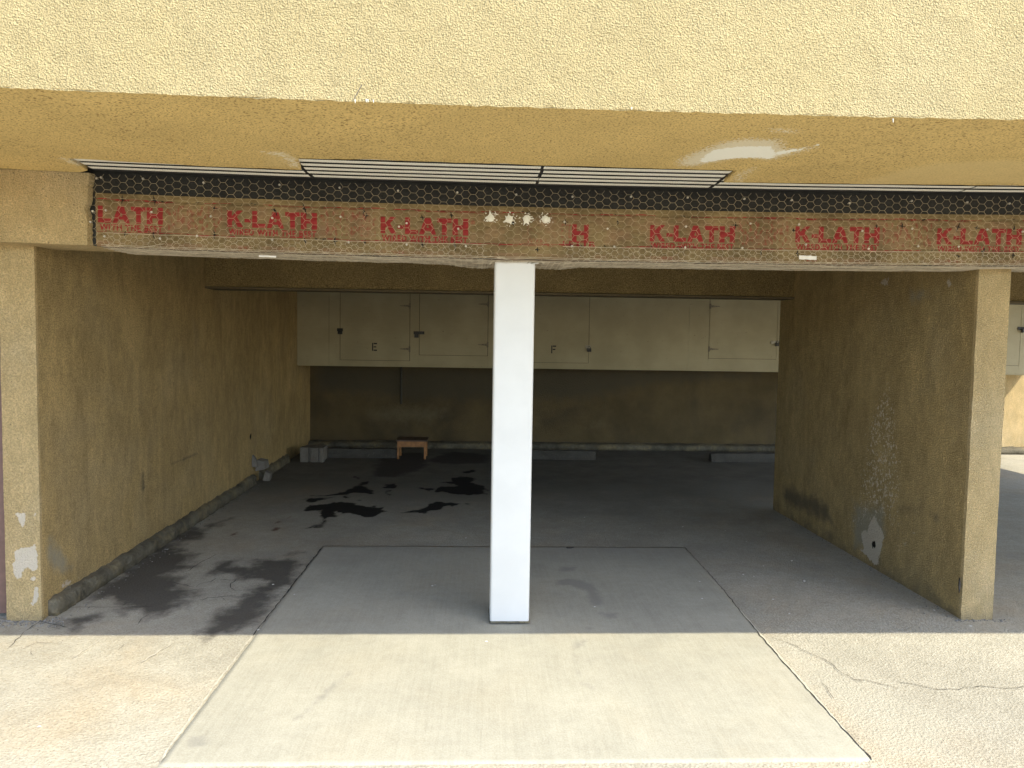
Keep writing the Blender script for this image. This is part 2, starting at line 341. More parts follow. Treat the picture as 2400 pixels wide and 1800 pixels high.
def ribbon(g, pts, w0, w1, z=.0, seg=.035, wob=.006):
    P = [Vector((p[0], p[1])) for p in pts]; out = []
    for a, b in zip(P, P[1:]):
        n = max(1, int((b-a).length/seg))
        out += [a+(b-a)*i/n for i in range(n)]
    out.append(P[-1]); n = len(out)
    if n < 3: return
    L = []
    for i, p in enumerate(out):
        d = (out[min(i+1, n-1)]-out[max(i-1, 0)]).normalized(); nn = Vector((-d.y, d.x))
        p = p+nn*random.uniform(-wob, wob); ww = (w0+(w1-w0)*i/n)*random.uniform(.5, 1.3)*(1 if 0 < i < n-1 else .15)
        zz = z+(.002*mn.noise(Vector((p.x*1.3, p.y*1.3, 0)))-.0015 if z < .0004 else 0)
        L.append(((p+nn*ww/2), (p-nn*ww/2), zz))
    g.add([(q.x, q.y, zz) for a, b, zz in L for q in (a, b)], [(2*i, 2*i+1, 2*i+3, 2*i+2) for i in range(n-1)])
cracksA = [[(-400,1010),(0,1000),(200,1005),(400,998),(600,1000)], [(680,800),(760,790),(940,830)], [(960,830),(1000,800),(1090,780),(1130,750)], [(900,860),(1050,840)],
 [(980,930),(1010,945),(1060,920),(1180,915),(1260,905),(1330,895)], [(1180,915),(1220,945)], [(1160,765),(1300,770),(1260,800),(1250,840),(1300,860),(1380,850)], [(870,700),(980,630),(1130,545)], [(1520,845),(1770,850)], [(460,1150),(480,1100),(560,1060)], [(1060,615),(1110,618)]]
cracksE = [[(0,330),(200,400),(480,530),(560,580),(640,650),(700,670),(740,700),(850,715),(950,740),(1080,770),(1130,785)], [(700,690),(780,715),(830,735)], [(1080,710),(1250,745),(1450,785),(1650,790),(1700,770),(1900,760),(2000,780),(2260,770)], [(450,720),(500,770),(560,850),(575,880)]]
cracksD = [[(100,270),(190,232),(350,236)], [(600,270),(670,228)], [(160,270),(180,300)], [(530,290),(600,280)]]
g = G()
for c in cracksA: ribbon(g, flo(ZA(c)), .005, .004)
for c in cracksE[:3]: ribbon(g, flo(ZE(c)), .003, .003)
ribbon(g, flo(ZE(cracksE[3])), .004, .002)
for c in cracksD: ribbon(g, flo(ZD(c)), .0022, .0018, wob=.01)
ribbon(g, flo([(60,1478),(95,1455),(160,1470)]), .004, .004)
ribbon(g, flo([(15,1520),(60,1478)]), .004, .003)
g.obj('crack', 'crack', ground)
g = G()
for c in ([(380,310),(520,215)], [(720,340),(900,230)], [(1310,200),(1240,280)]): ribbon(g, flo(ZD(c)), .010, .005, .0)
g.obj('mortar_ridge', 'ridge', ground)

# newer slab
sx = [-1.168]+steps(-1.165, 1.585, .025)+[1.588]; sy = [2.812]+steps(2.815, 5.825, .025)+[5.828]
vs = []
for y in sy:
    for x in sx:
        ed = .004 if x in (sx[0], sx[-1]) or y in (sy[0], sy[-1]) else 0
        wob = .003*mn.noise(Vector((x*14, y*14, 0)))
        x0_ = x; k_ = (1.537+(y-2.81)*.027)/1.588 if x > 0 else 1
        vs.append((x*k_+(wob if x in sx[:2]+sx[-2:] else 0), y+(wob if y in sy[:2]+sy[-2:] else 0), -.012 if ed else -.0015))
ns = len(sx)
fs = [(j*ns+i, j*ns+i+1, (j+1)*ns+i+1, (j+1)*ns+i) for j in range(len(sy)-1) for i in range(ns-1)]
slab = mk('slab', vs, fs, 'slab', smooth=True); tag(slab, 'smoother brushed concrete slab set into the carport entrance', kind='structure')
PS = np.array([v[:2] for v in vs])
tyre = [ZC(p) for p in ([(880,345),(1000,340),(1100,370),(1150,440),(1160,490),(1060,490),(1030,410),(960,385),(880,380)], [(890,280),(1010,280),(1010,310),(900,310)], [(1100,515),(1240,515),(1220,560),(1120,550)],
  [(960,670),(1060,650),(1080,660),(1020,720),(1010,800),(1060,880),(1120,900),(1090,940),(1020,900),(970,800)], [(1040,600),(1070,560),(1090,600),(1080,640)])] + [ZD(p) for p in ([(1490,640),(1830,340),(1870,360),(1600,620),(1540,650)], [(940,720),(1090,690),(1110,770),(960,800)])]
attr(slab, 'tyre', field(PS, [flo(p) for p in tyre]))
attr(slab, 'black', field(PS, [flo(ZC([(940,183),(950,174),(980,173),(992,182),(970,190),(945,190)]))]))
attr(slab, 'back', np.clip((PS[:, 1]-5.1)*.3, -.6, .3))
g = G(); jr = flo([(1604, 1281), (1690, 1375), (1777, 1484), (1905, 1630), (2047, 1785)])
ribbon(g, jr, .004, .007, .0008, wob=.004); ribbon(g, flo([(756,1282),(592,1490)]), .008, .006, .0008, wob=.004)
ribbon(g, flo([(756,1282),(820,1283),(1000,1287)]), .003, .002, .0008, wob=.003)
g.obj('joint', 'crack', slab)
g = G(); ribbon(g, flo([(592,1490),(500,1610),(374,1785)]), .007, .009, .0008, wob=.004); ribbon(g, flo([(800,1284),(1150,1288),(1280,1287),(1400,1283),(1600,1280)]), .004, .004, .0008, wob=.002)
g.obj('joint_ridge', 'ridge', slab)

# gravel and litter
def blobs(name, mat, spots, label, cat):
    g = G()
    for (x, y, z, r, flat) in spots:
        n = 5; vs = []; ph = random.random()*6
        for k, rr in ((0, .75), (1, 1), (2, .5)):
            for i in range(n): a = ph+2*math.pi*i/n; q = r*rr*random.uniform(.7, 1.2); vs.append((x+math.cos(a)*q, y+math.sin(a)*q, z+r*flat*k*.6))
        g.add(vs, [(i, (i+1) % n, n+(i+1) % n, n+i) for i in range(n)]+[(n+i, n+(i+1) % n, 2*n+(i+1) % n, 2*n+i) for i in range(n)]+[tuple(range(2*n, 3*n))])
    return tag(g.obj(name, mat), label, cat, kind='stuff')
sp = []
for i in range(240):
    q = at(random.uniform(0, 150), random.gauss(1455, 7), 2, 0); sp.append((q.x, q.y, -.007, random.uniform(.002, .007), .8))
for i in range(160):
    y = random.uniform(4.3, 8.2); sp.append((XL+.075+abs(random.gauss(0, .05)), y, -.007, random.uniform(.002, .006), .8))
for i in range(160):
    y = random.uniform(4.2, 7.0); sp.append((XR-.01-abs(random.gauss(0, .05)), y, -.007, random.uniform(.002, .006), .8))
for i in range(70): sp.append((random.uniform(2.8, 3.1), 4.30-abs(random.gauss(0, .02)), -.007, random.uniform(.002, .006), .8))
blobs('gravel', 'stone', sp, 'fine dark grit gathered along the feet of the walls', 'gravel')
sp = []
for px, py in [(1742,1342),(1790,1322),(1767,1346),(1812,1400),(1856,1310),(1700,1240),(1885,1357),(1640,1360),(1750,1265),(1500,1235),(1320,1217),(1370,1209),(690,1390),(605,1470),(1020,1368),(1013,1370),(2190,1425),(2275,1462),(1850,1433),(1933,1413),(1645,1400),(1394,1419),(1600,1231),(640,1365),(92,1695),(1092,1257),(1140,1500)]:
    q = at(px, py, 2, .007); sp.append((q.x, q.y, -.0015 if -1.16 < q.x < 1.58 and q.y < 5.8 else -.007, random.uniform(.005, .010), .3))
blobs('litter', 'bit', sp, 'tiny white paint chips scattered over the floor', 'litter')

# ================================================================ UPPER WALL AND SOFFIT
ub = root('overhang', (0, 2.69, ZT), 'sunlit textured yellow stucco upper storey overhanging the carport', 'overhang')
ux = steps(-14, -3, .5)[:-1]+steps(-3, 3.3, .02)+steps(3.3, XE, .3)[1:]
uz = steps(0, .75, .02)+steps(.75, 3.6, .4)[1:]
vs = []
for k, z in enumerate(uz):
    for x in ux:
        p = (x, 2.69, ZT+sag(x)-.004+z); a = .004 if z < .8 else .004
        n_ = mn.noise(Vector(p)*7)*a+mn.noise(Vector(p)*31)*.0035
        vs.append((x, 2.69-n_, p[2]+(mn.noise(Vector((x*22, 0, 0)))*.004+mn.noise(Vector((x*60, 0, 5)))*.003 if k == 0 else 0)))
nu = len(ux); fs = [(j*nu+i, j*nu+i+1, (j+1)*nu+i+1, (j+1)*nu+i) for j in range(len(uz)-1) for i in range(nu-1)]
uw = mk('wall_face', vs, fs, 'upper', ub, True)
PU = np.array([(v[0], v[2]) for v in vs])
attr(uw, 'bare', field(PU, [onp(p, 1, 2.69) for p in ([(2340,258),(2352,254),(2372,258),(2366,268),(2345,268)],)]))
G().box(-14, XE, 2.75, 11.35, 2.47, 6.0).obj('building_core', 'darkstucco', ub)
# soffit with the strip cut open along the header
def back(x):
    pts = [(-14, 4.12), (-2.06, 4.12), (-2.0, 4.07), (-1.97, 3.93), (-1.955, 3.80), (-1.9, 3.79), (-1.5, 3.835), (-.875, 3.855), (-.862, 3.78), (-.845, 3.66), (-.83, 3.60), (-.5, 3.575), (.28, 3.585), (1.19, 3.60), (1.215, 3.87), (1.7, 3.85), (2.7, 3.84), (4, 3.84), (XE, 3.84)]
    for (a, b), (c, d) in zip(pts, pts[1:]):
        if a <= x <= c: return b+(d-b)*(x-a)/(c-a) if c > a else b
    return 3.84
kx = sorted(set(steps(-14, -3, .5)+steps(-3, 3.3, .03)+steps(3.3, XE, .25)+[-2.06, -2.0, -1.97, -1.955, -.875, -.862, -.845, -.83, 1.19, 1.215]))
ny = 46; vs = []
for x in kx:
    yb = back(x)+mn.noise(Vector((x*14, 0, 0)))*.006
    for j in range(ny+1):
        y = 2.69+(yb-2.69)*j/ny; vs.append((x, y, ZT+sag(x)+mn.noise(Vector((x*5, y*5, 0)))*.0025))
    vs.append((x, yb, ZT+sag(x)+.03))
m_ = ny+2; fs = [(i*m_+j, i*m_+j+1, (i+1)*m_+j+1, (i+1)*m_+j) for i in range(len(kx)-1) for j in range(ny+1)]
sf = mk('soffit', vs, fs, 'soffit', ub)
PF = np.array([v[:2] for v in vs])
zf = lambda pts: [(lambda q: (q.x, q.y))(at(x, y, 2, ZT+.005)) for x, y in pts]
attr(sf, 'bare', field(PF, [zf(ZJ([(740,440),(860,330),(950,270),(1100,245),(1300,225),(1500,225),(1690,225),(1760,290),(1740,380),(1680,395),(1500,372),(1300,375),(1100,392),(900,430)])), zf([(1820,352),(1850,349),(1900,341),(1925,333),(1926,336),(1900,345),(1850,356),(1820,362)])]))
attr(sf, 'rub', field(PF, [zf(ZJ([(495,430),(560,370),(850,250),(1080,160),(1400,120),(1800,140),(1880,230),(1960,290),(2200,230),(2230,260),(1900,350),(1700,400),(1300,370),(900,440),(700,480),(520,480)])), zf([(1815,300),(1865,303),(1860,308),(1818,306)]), zf([(610,357),(660,358),(690,372),(705,392),(690,392),(665,370)]), zf([(140,378),(165,380),(200,396),(180,396)]), zf([(1720,420),(1735,404),(1760,392),(1765,396),(1742,410),(1735,424)])]))
attr(sf, 'smooth', field(PF, [zf([(1990,425),(2100,395),(2200,375),(2400,370),(2500,380),(2500,440),(2000,440)]), zf([(600,355),(700,350),(700,400),(600,395)])]))
# whisker of wire and drips at the wall's lower edge
g = G(); a = at(829, 233, 1, 2.68); b = at(849, 198, 1, 2.665); g.bar(a, b, .0018, 5)
g.obj('nail', 'hinge', ub)
g = G()
for px, py, l in [(832,236,7),(858,235,6),(875,237,5),(862,236,5),(2093,281,8),(1480,254,4)]:
    g = G(); a = at(px, py-3, 1, 2.684); b = at(px+.5, py+l*.8, 1, 2.684); g.bar(a, b, .0022, 5, .001); g.obj('paint_drip', 'plaster', ub)

# striped rib lath exposed in the cut strip
def lath(x0, x1, ys, y0, y1, label, slant0=0., slant1=0., ph=0.):
    r = root('lath_panel', ((x0+x1)/2, (y0+y1)/2, ZT+.02), label, 'metal lath', 'striped metal lath panels in the soffit cut')
    wav = lambda x, y: .0055*math.sin(x*4.1+y*5+ph)+.0045*math.sin(x*9+2*ph)
    gx_ = steps(x0, x1, .05)
    vs = []; rows = [y0, (y0+y1)/2, y1]
    for y in rows:
        for x in gx_:
            u = (y-y0)/(y1-y0); xx = x+(slant0*(1-u) if x == gx_[0] else 0)+(slant1*(1-u) if x == gx_[-1] else 0)
            vs.append((xx, y, ZT+.0165+sag(x)))
    n = len(gx_); mk('screen', vs, [(j*n+i, j*n+i+1, (j+1)*n+i+1, (j+1)*n+i) for j in range(2) for i in range(n-1)], 'screen', r)
    for y in ys:
        u = (y-y0)/(y1-y0); a_, b_ = x0+slant0*(1-u)+random.uniform(0, .012), x1+slant1*(1-u)-random.uniform(0, .012)
        xs = steps(a_, b_, .006); vs = []; hw = .026
        for i, x in enumerate(xs):
            z = ZT+.010+sag(x)+wav(x, y)*.45; yy = y+wav(x, y)*2.0; t_ = .0022*(1 if i % 2 else -1)
            vs += [(x, yy-hw-t_, z+.0015), (x, yy-hw*.5, z), (x, yy+hw*.5, z), (x, yy+hw+t_, z+.0015)]
        fs = [(4*i+k, 4*i+4+k, 4*i+5+k, 4*i+1+k) for i in range(len(xs)-1) for k in range(3)]
        mk('rib', vs, fs, 'rib', r)
    return r
near = [3.615+i*.0785 for i in range(3)]; far = [3.615+(i+3)*.0785 for i in range(3)]
far = [3.868, 3.955, 4.045]; near = [3.605, 3.692, 3.780]
lath(-2.0, -.87, far, 3.74, 4.14, 'narrow three-ribbed striped lath strip, leftmost in the soffit cut', .06, 0, .4)
lath(-.868, .29, near+far, 3.56, 4.14, 'wide six-ribbed striped lath panel left of the slanted seam', 0, .0, 1.7)
lath(.292, 1.20, near+far, 3.56, 4.14, 'wide six-ribbed striped lath panel right of the slanted seam', 0, .0, 3.)
lath(1.203, 2.55, far, 3.74, 4.14, 'long narrow striped lath strip right of the wide panels', 0, 0, 4.4)
lath(2.553, XE-.1, [y+.004 for y in far], 3.74, 4.14, 'last narrow striped lath strip, above the right partition pier', 0, 0, 5.5)

# ================================================================ HEADER BEAM
hb = root('header_beam', (0, YB, ZH0), 'stripped header beam wrapped in red-printed paper and wire netting', 'beam')
xh = steps(-2.12, XE, .1)
def sagged(p): return (p[0], p[1], p[2]+sag(p[0]))
g = G()
for a, b in zip(xh, xh[1:]):
    pass
n = len(xh); vs = [sagged((x, y, z)) for (y, z) in ((YB+.012, ZH0+.004), (YB+.012, ZT+.03), (YB+.30, ZT+.03), (YB+.30, ZH0+.004)) for x in xh]
fs = [(k*n+i, k*n+i+1, ((k+1) % 4)*n+i+1, ((k+1) % 4)*n+i) for k in range(4) for i in range(n-1)]+[(0, n, 2*n, 3*n), (n-1, 4*n-1, 3*n-1, 2*n-1)]
mk('felt', vs, fs, 'felt', hb)
# still-stuccoed left end with its broken edge
edge = [(209, 404), (210, 418), (206, 438), (206, 458), (205, 472), (199, 484), (202, 496), (204, 515), (205, 545), (206, 574)]
eP = [at(x, y, 1, YB-.022) for x, y in edge]; 
zs = steps(0, 1, .03); gx_ = steps(-14, -3, .4)[:-1]+steps(-3, -2.06, .03); vs = []
def ex(z):
    for a, b in zip(eP, eP[1:]):
        if b.z <= z <= a.z: return a.x+(b.x-a.x)*(z-a.z)/(b.z-a.z)
    return eP[0].x if z > eP[0].z else eP[-1].x
rows = [ZH0+.022+(ZT-ZH0)*u for u in zs]
for z in rows:
    for i, x in enumerate(gx_):
        xx = x if i < len(gx_)-1 else ex(z)+random.uniform(-.004, .004)
        p = (xx, YB-.024, z); vs.append((xx, YB-.024-mn.noise(Vector(p)*8)*.004, z+(sag(x)-.022)+mn.noise(Vector((x*18, z*5, 1)))*.002))
n = len(gx_); m_ = len(rows); fs = [(j*n+i, j*n+i+1, (j+1)*n+i+1, (j+1)*n+i) for j in range(m_-1) for i in range(n-1)]
k0 = len(vs)
for j, z in enumerate(rows): q = vs[j*n+n-1]; vs.append((q[0]+.012, YB+.02, z))          # broken edge going back
fs += [(j*n+n-1, k0+j, k0+j+1, (j+1)*n+n-1) for j in range(m_-1)]
k1 = len(vs)                                                                               # underside
for i, x in enumerate(gx_):
    q = vs[i]; vs.append((q[0]+(.13 if i == n-1 else 0), YB+.34, q[2]+.002))
fs += [(i, k1+i, k1+i+1, i+1) for i in range(n-1)]
k2 = len(vs)
for i, x in enumerate(gx_): vs.append((x, YB+.34, ZT+.02))
fs += [(k1+i, k2+i, k2+i+1, k1+i+1) for i in range(n-1)]
se = mk('stucco_end', vs, fs, 'pier', hb, True); se.data.set_sharp_from_angle(angle=R(50))
# paper with the print in it
X0P, X1P = at(224, 500, 1, YB).x, 4.6
st = .0032
pxs = np.arange(X0P, X1P, st); Z0, Z1 = ZH0-.002, ZP; pzs = np.arange(Z0, Z1+st, st)
nxp, nzp = len(pxs), len(pzs)
XX, ZZ = np.meshgrid(pxs, pzs)
red = np.zeros(XX.shape); tear = np.zeros(XX.shape); ghost = np.zeros(XX.shape); pink = np.zeros(XX.shape)
def text_tris(s, offset=0., sp=1.):
    cu_ = bpy.data.curves.new('t', 'FONT'); cu_.body = s; cu_.offset = offset; cu_.space_character = sp; cu_.resolution_u = 4
    o = bpy.data.objects.new('t', cu_); C.objects.link(o); bpy.context.view_layer.update()
    me = bpy.data.meshes.new_from_object(o.evaluated_get(bpy.context.evaluated_depsgraph_get())); me.calc_loop_triangles()
    v = [x.co.xy.copy() for x in me.vertices]; T = [tuple(t_.vertices) for t_ in me.loop_triangles]
    bpy.data.objects.remove(o); bpy.data.curves.remove(cu_); bpy.data.meshes.remove(me)
    return np.array(v), T
def stamp(arr, V, T, x0, x1, z0, z1, val=1., clip=None):
    """fill triangles, the text's own box being stretched to x0..x1, z0..z1 (z given before the sag)"""
    a, b = V.min(0), V.max(0); W = np.empty_like(V); W[:, 0] = x0+(V[:, 0]-a[0])/(b[0]-a[0])*(x1-x0); W[:, 1] = z0+(V[:, 1]-a[1])/(b[1]-a[1])*(z1-z0)
    for t_ in T:
        p = W[list(t_)]; i0 = max(0, int((p[:, 0].min()-X0P)/st)); i1 = min(nxp, int((p[:, 0].max()-X0P)/st)+2); j0 = max(0, int((p[:, 1].min()-Z0)/st)); j1 = min(nzp, int((p[:, 1].max()-Z0)/st)+2)
        if i0 >= i1 or j0 >= j1: continue
        xs, zs_ = XX[j0:j1, i0:i1], ZZ[j0:j1, i0:i1]
        def e(a_, b_): return (b_[0]-a_[0])*(zs_-a_[1])-(b_[1]-a_[1])*(xs-a_[0])
        e0, e1, e2 = e(p[0], p[1]), e(p[1], p[2]), e(p[2], p[0]); ins = ((e0 >= 0) & (e1 >= 0) & (e2 >= 0)) | ((e0 <= 0) & (e1 <= 0) & (e2 <= 0))
        sub = arr[j0:j1, i0:i1]; sub[ins] = np.maximum(sub[ins], val)
def letters(word):
    """heavy condensed block capitals, as disjoint polygons in a 0..1 box each"""
    D = {'K': (1.0, [[(0,0),(.3,0),(.3,.32),(.40,.43),(.66,0),(1,0),(.60,.62),(.97,1),(.62,1),(.3,.64),(.3,1),(0,1)]]),
         '-': (.42, [[(0,.30),(1,.30),(1,.52),(0,.52)]]), 'L': (.82, [[(0,0),(1,0),(1,.25),(.38,.25),(.38,1),(0,1)]]),
         'A': (1.08, [[(0,0),(.28,0),(.36,.22),(.64,.22),(.72,0),(1,0),(.66,1),(.34,1)]]),
         'T': (.9, [[(.33,0),(.67,0),(.67,.74),(1,.74),(1,1),(0,1),(0,.74),(.33,.74)]]),
         'H': (1.0, [[(0,0),(.34,0),(.34,.36),(.66,.36),(.66,0),(1,0),(1,1),(.66,1),(.66,.62),(.34,.62),(.34,1),(0,1)]])}
    x = 0; V = []; T = []; cuts = []
    for ch in word:
        w_, ps = D[ch]
        for p in ps:
            k = len(V); V += [(x+a*w_, b) for a, b in p]; T.append([k+i for i in range(len(p))])
        if ch == 'A': cuts.append((x+.5*w_, w_))
        x += w_+(.07 if ch != '-' else .05)
    return np.array(V), T, cuts, x
def block(word, x0, x1, z0, z1, val=1.):
    V, T, cuts, wd = letters(word); a, b = V.min(0), V.max(0)
    for t_ in T:
        poly = [(x0+(V[i][0]-a[0])/(b[0]-a[0])*(x1-x0), z0+V[i][1]*(z1-z0)) for i in t_]
        xs = [p[0] for p in poly]; i0 = max(0, int((min(xs)-X0P)/st)-1); i1 = min(nxp, int((max(xs)-X0P)/st)+2)
        if i0 >= i1: continue
        sub = red[:, i0:i1]; f = sd(np.c_[XX[:, i0:i1].ravel(), ZZ[:, i0:i1].ravel()], poly).reshape(sub.shape)
        np.maximum(sub, np.clip(.5+f/st*.6, 0, 1)*val, out=sub)
    for cx_, w_ in cuts:
        X = x0+(cx_-a[0])/(b[0]-a[0])*(x1-x0); h = (z1-z0)
        f = sd(np.c_[XX.ravel(), ZZ.ravel()], [(X-.006, z0+.40*h), (X+.006, z0+.40*h), (X, z0+.62*h)]).reshape(XX.shape); red[f > -.001] = 0
small = text_tris('WIRED WITH THE BEST', .042, 1.18); smallc = text_tris('WITH THE BEST', .042, 1.18); rg = text_tris('®', .01); gr = text_tris('GRADE', .02)
def unsag(px, py): q = at(px, py, 1, YB); return q.x, q.z-sag(q.x)
prints = [(532,743,493,538,536,554,False), (892,1098,508,552,555,570,False), (1524,1723,528,568,570,583,False), (1865,2062,531,570,571,585,False), (2197,2396,536,573,575,590,False), (2540,2740,541,577,579,594,False)]
for (a, b, t0, t1, s0, s1, _) in prints:
    xa, zt = unsag(a, t0); xb, _z = unsag(b, t0); _x, zb = unsag(a, t1); hh = .087
    zt = unsag((a+b)/2, (t0+t1)/2)[1]+hh/2; block('K-LATH', xa, xb, zt-hh, zt)
    stamp(red, *small, xa+.006, xb-.004, zt-hh-.041, zt-hh-.007, 1.)
    stamp(red, *rg, xb+.012, xb+.036, zt-.028, zt-.004, .75)
    xg = xa+(xb-xa)*.12; stamp(red, *gr, xg, xg+.07, ZH0+.010, ZH0+.026, .6)
xa = unsag(229, 500)[0]; xb = unsag(382, 500)[0]; zt = unsag(300, 504)[1]+.0435
block('LATH', xa, xb, zt-.087, zt); stamp(red, *smallc, xa+.008, xb-.004, zt-.087-.041, zt-.087-.007, 1.); stamp(red, *rg, xb+.012, xb+.036, zt-.028, zt-.004, .75)
# broken overprint right of the bolts
xa, zc = unsag(1325, 545); V, T = text_tris('H', .05); stamp(red, V, T, unsag(1352, 0)[0], unsag(1392, 0)[0], zc-.05, zc+.045, .9)
stamp(red, *text_tris('WIRE L', .0), unsag(1243, 0)[0], unsag(1295, 0)[0], zc-.062, zc-.034, .62); stamp(red, *text_tris('K-', -.01), unsag(1243, 0)[0], unsag(1300, 0)[0], zc-.02, zc+.045, .40)
stamp(red, *text_tris('LETTB', .03), unsag(1330, 0)[0], unsag(1408, 0)[0], zc-.075, zc-.045, .75); stamp(red, *text_tris('ETE', .0), unsag(1326, 0)[0], unsag(1350, 0)[0], zc-.03, zc+.045, .5)
# folds with red-inked edges, faint show-through, slits
for zc0, rr in ((2.262, 1), (2.255, .5), (2.096, 1), (2.089, .4)):
    ln = zc0-.010*(XX > 99)+.0025*np.sin(XX*9+zc0*50)+.0015*np.sin(XX*31)
    brk = (np.sin(XX*7.3+zc0*90)+np.sin(XX*17.1)+np.sin(XX*3.1+2)) > (-1.2 if rr == 1 else .2)
    red[(np.abs(ZZ-ln) < .0022) & brk & (ghost < 2)] = .75*rr if rr == 1 else .5
    tear[(np.abs(ZZ-ln-.004) < .0017) & (np.sin(XX*13.7+zc0*30)+np.sin(XX*29.) > .35)] = .62
pink[(ZZ < 2.258) & (ZZ > 2.10)] = .8; pink[ZZ < 2.05] = .9
for a, b in ((385, 530), (745, 890), (1725, 1862), (2064, 2195), (2400, 2530)):
    ghost[(XX > unsag(a, 500)[0]+.02) & (XX < unsag(b, 500)[0]-.02) & (ZZ > 2.115) & (ZZ < 2.245)] = 1
rs = np.random.RandomState(3)
for px, py, l in [(286,468,14),(362,470,16),(502,488,8),(646,496,12),(714,490,18),(642,492,6),(852,495,12),(858,505,10),(990,510,9),(1058,505,12),(1325,520,12),(1448,520,9),(1724,528,10),(2055,530,8),(2115,530,14),(2246,532,16),(2290,534,8),(2377,536,12),(293,548,8),(360,550,12),(502,550,14),(715,565,10),(785,565,14),(855,568,10),(990,573,10),(1066,576,18),(1784,592,10),(1870,594,12),(2305,590,12),(2374,598,14),(2245,600,8),(1260,585,8),(1860,540,7)]:
    x, z = unsag(px, py); h = l*.0023
    xs_ = XX-x-(ZZ-z)*rs.uniform(-.4, .4); tear[(np.abs(xs_) < .0042*(1-np.abs(ZZ-z)/h)) & (np.abs(ZZ-z) < h*.75)] = 1
    hw_ = rs.uniform(.006, .018); tear[(np.abs(ZZ-z+.1*(XX-x)) < .0022) & (np.abs(XX-x) < hw_)] = 1
# pillowed surface pushed out between the wires
PX_, PZ_ = .0395, .0405        # netting pitch: column spacing, row height
def pillow(x, z):
    u = x/PX_; i = round(u); best = 9
    for ii in (i-1, i, i+1):
        zz = (z-(PZ_/2 if ii % 2 else 0))/PZ_; dz = (zz-round(zz))*PZ_; dx = x-ii*PX_
        best = min(best, math.hypot(dx*.85, dz))
    return max(0, 1-best/.024)
vs = []
for j in range(nzp):
    for i in range(nxp):
        x, z = pxs[i], pzs[j]
        y = YB+.004-.007*pillow(x, z)*(1+.8*mn.noise(Vector((x*9, z*9, 2))))+.003*mn.noise(Vector((x*30, z*40, 0)))
        if abs(z-2.262) < .007: y += .004
        if z < Z0+.012: y += (Z0+.012-z)*.6
        vs.append((x, y, z+sag(x)))
fs = [(j*nxp+i, j*nxp+i+1, (j+1)*nxp+i+1, (j+1)*nxp+i) for j in range(nzp-1) for i in range(nxp-1)]
pp = mk('printed_paper', vs, fs, 'paper', hb, True)
pp['label'] = 'brown building paper printed with heavy red capitals'
for nme, A in (('red', red), ('tear', tear), ('ghost', ghost), ('pink', pink)): attr(pp, nme, A.ravel())
# underside of the wrapping
g = G(); xs = steps(X0P+.02, XE, .03); yy = [YB+.004, YB+.05, YB+.12, YB+.20, YB+.31]; vs = []
for y in yy:
    for x in xs:
        dip = .012*math.exp(-((x-.0)/.16)**2)+.010*math.exp(-((x-.42)/.14)**2)
        vs.append((x, y, ZH0-.003+sag(x)+mn.noise(Vector((x*7, y*30, 0)))*.006-dip*(y-YB)/.3*1.6))
n = len(xs); mk('paper_underside', vs, [(j*n+i, j*n+i+1, (j+1)*n+i+1, (j+1)*n+i) for j in range(len(yy)-1) for i in range(n-1)], 'paperunder', hb, True)
# wire netting
def hexnet(g, x0, x1, z0, z1, fn, r, px=PX_, pz=PZ_, ox=0., oz=0., drop=0.):
    s = px/1.5*.92; hv = set()
    i0, i1 = int((x0-ox)/px)-1, int((x1-ox)/px)+2; j0, j1 = int((z0-oz)/pz)-1, int((z1-oz)/pz)+2
    for i in range(i0, i1):
        for j in range(j0, j1):
            cx_ = ox+i*px; cz = oz+j*pz+(pz/2 if i % 2 else 0)
            c = [(cx_-px/3*.92, cz+pz/2), (cx_+px/3*.92, cz+pz/2), (cx_+px*2/3*1.04, cz), (cx_+px/3*.92, cz-pz/2), (cx_-px/3*.92, cz-pz/2), (cx_-px*2/3*1.04, cz)]
            for a, b in ((0, 1), (1, 2), (0, 5)):
                p, q = c[a], c[b]
                if not (x0 <= (p[0]+q[0])/2 <= x1 and z0 <= (p[1]+q[1])/2 <= z1): continue
                if drop and random.random() < drop: continue
                w_ = lambda t_: Vector(fn(t_[0]+.004*mn.noise(Vector((t_[0]*11, t_[1]*11, 1))), t_[1]+.004*mn.noise(Vector((t_[0]*11, t_[1]*11, 7)))))
                g.bar(w_(p), w_(q), r*(1.25 if a == 0 and b == 1 else 1), 3)
def front(x, z, d=.010): return (x, YB-d+.003*mn.noise(Vector((x*6, z*9, 4))), z+sag(x))
g = G(); hexnet(g, -2.045, 4.6, ZH0+.005, ZT-.006, front, .00072)
g.obj('wire_netting', 'wire', hb)
g = G()
def lower(x, s_):      # second, finer sheet: down the face from z=2.085, then back under the beam
    z = 2.088-s_
    if z > ZH0-.004: return (x, YB-.014-.002*mn.noise(Vector((x*9, z*9, 0))), z+sag(x))
    k = ZH0-.004-z; dip = (.012*math.exp(-((x-.0)/.16)**2)+.010*math.exp(-((x-.42)/.14)**2))*k/.3*1.6
    return (x, YB-.014+k, ZH0-.010+sag(x)-dip+.004*mn.noise(Vector((x*8, k*9, 0))))
for a, b in ((-1.95, .03), (.45, 4.6)):
    hexnet(g, a, b, 0, .40, lambda x, z: lower(x, z), .00065, .0300, .034)
    hexnet(g, a, b, .06, .40, lambda x, z: lower(x, z), .00065, .033, .028, .011, .009)
hexnet(g, .0, .48, .10, .40, lambda x, z: lower(x, z), .0012, .0300, .030)
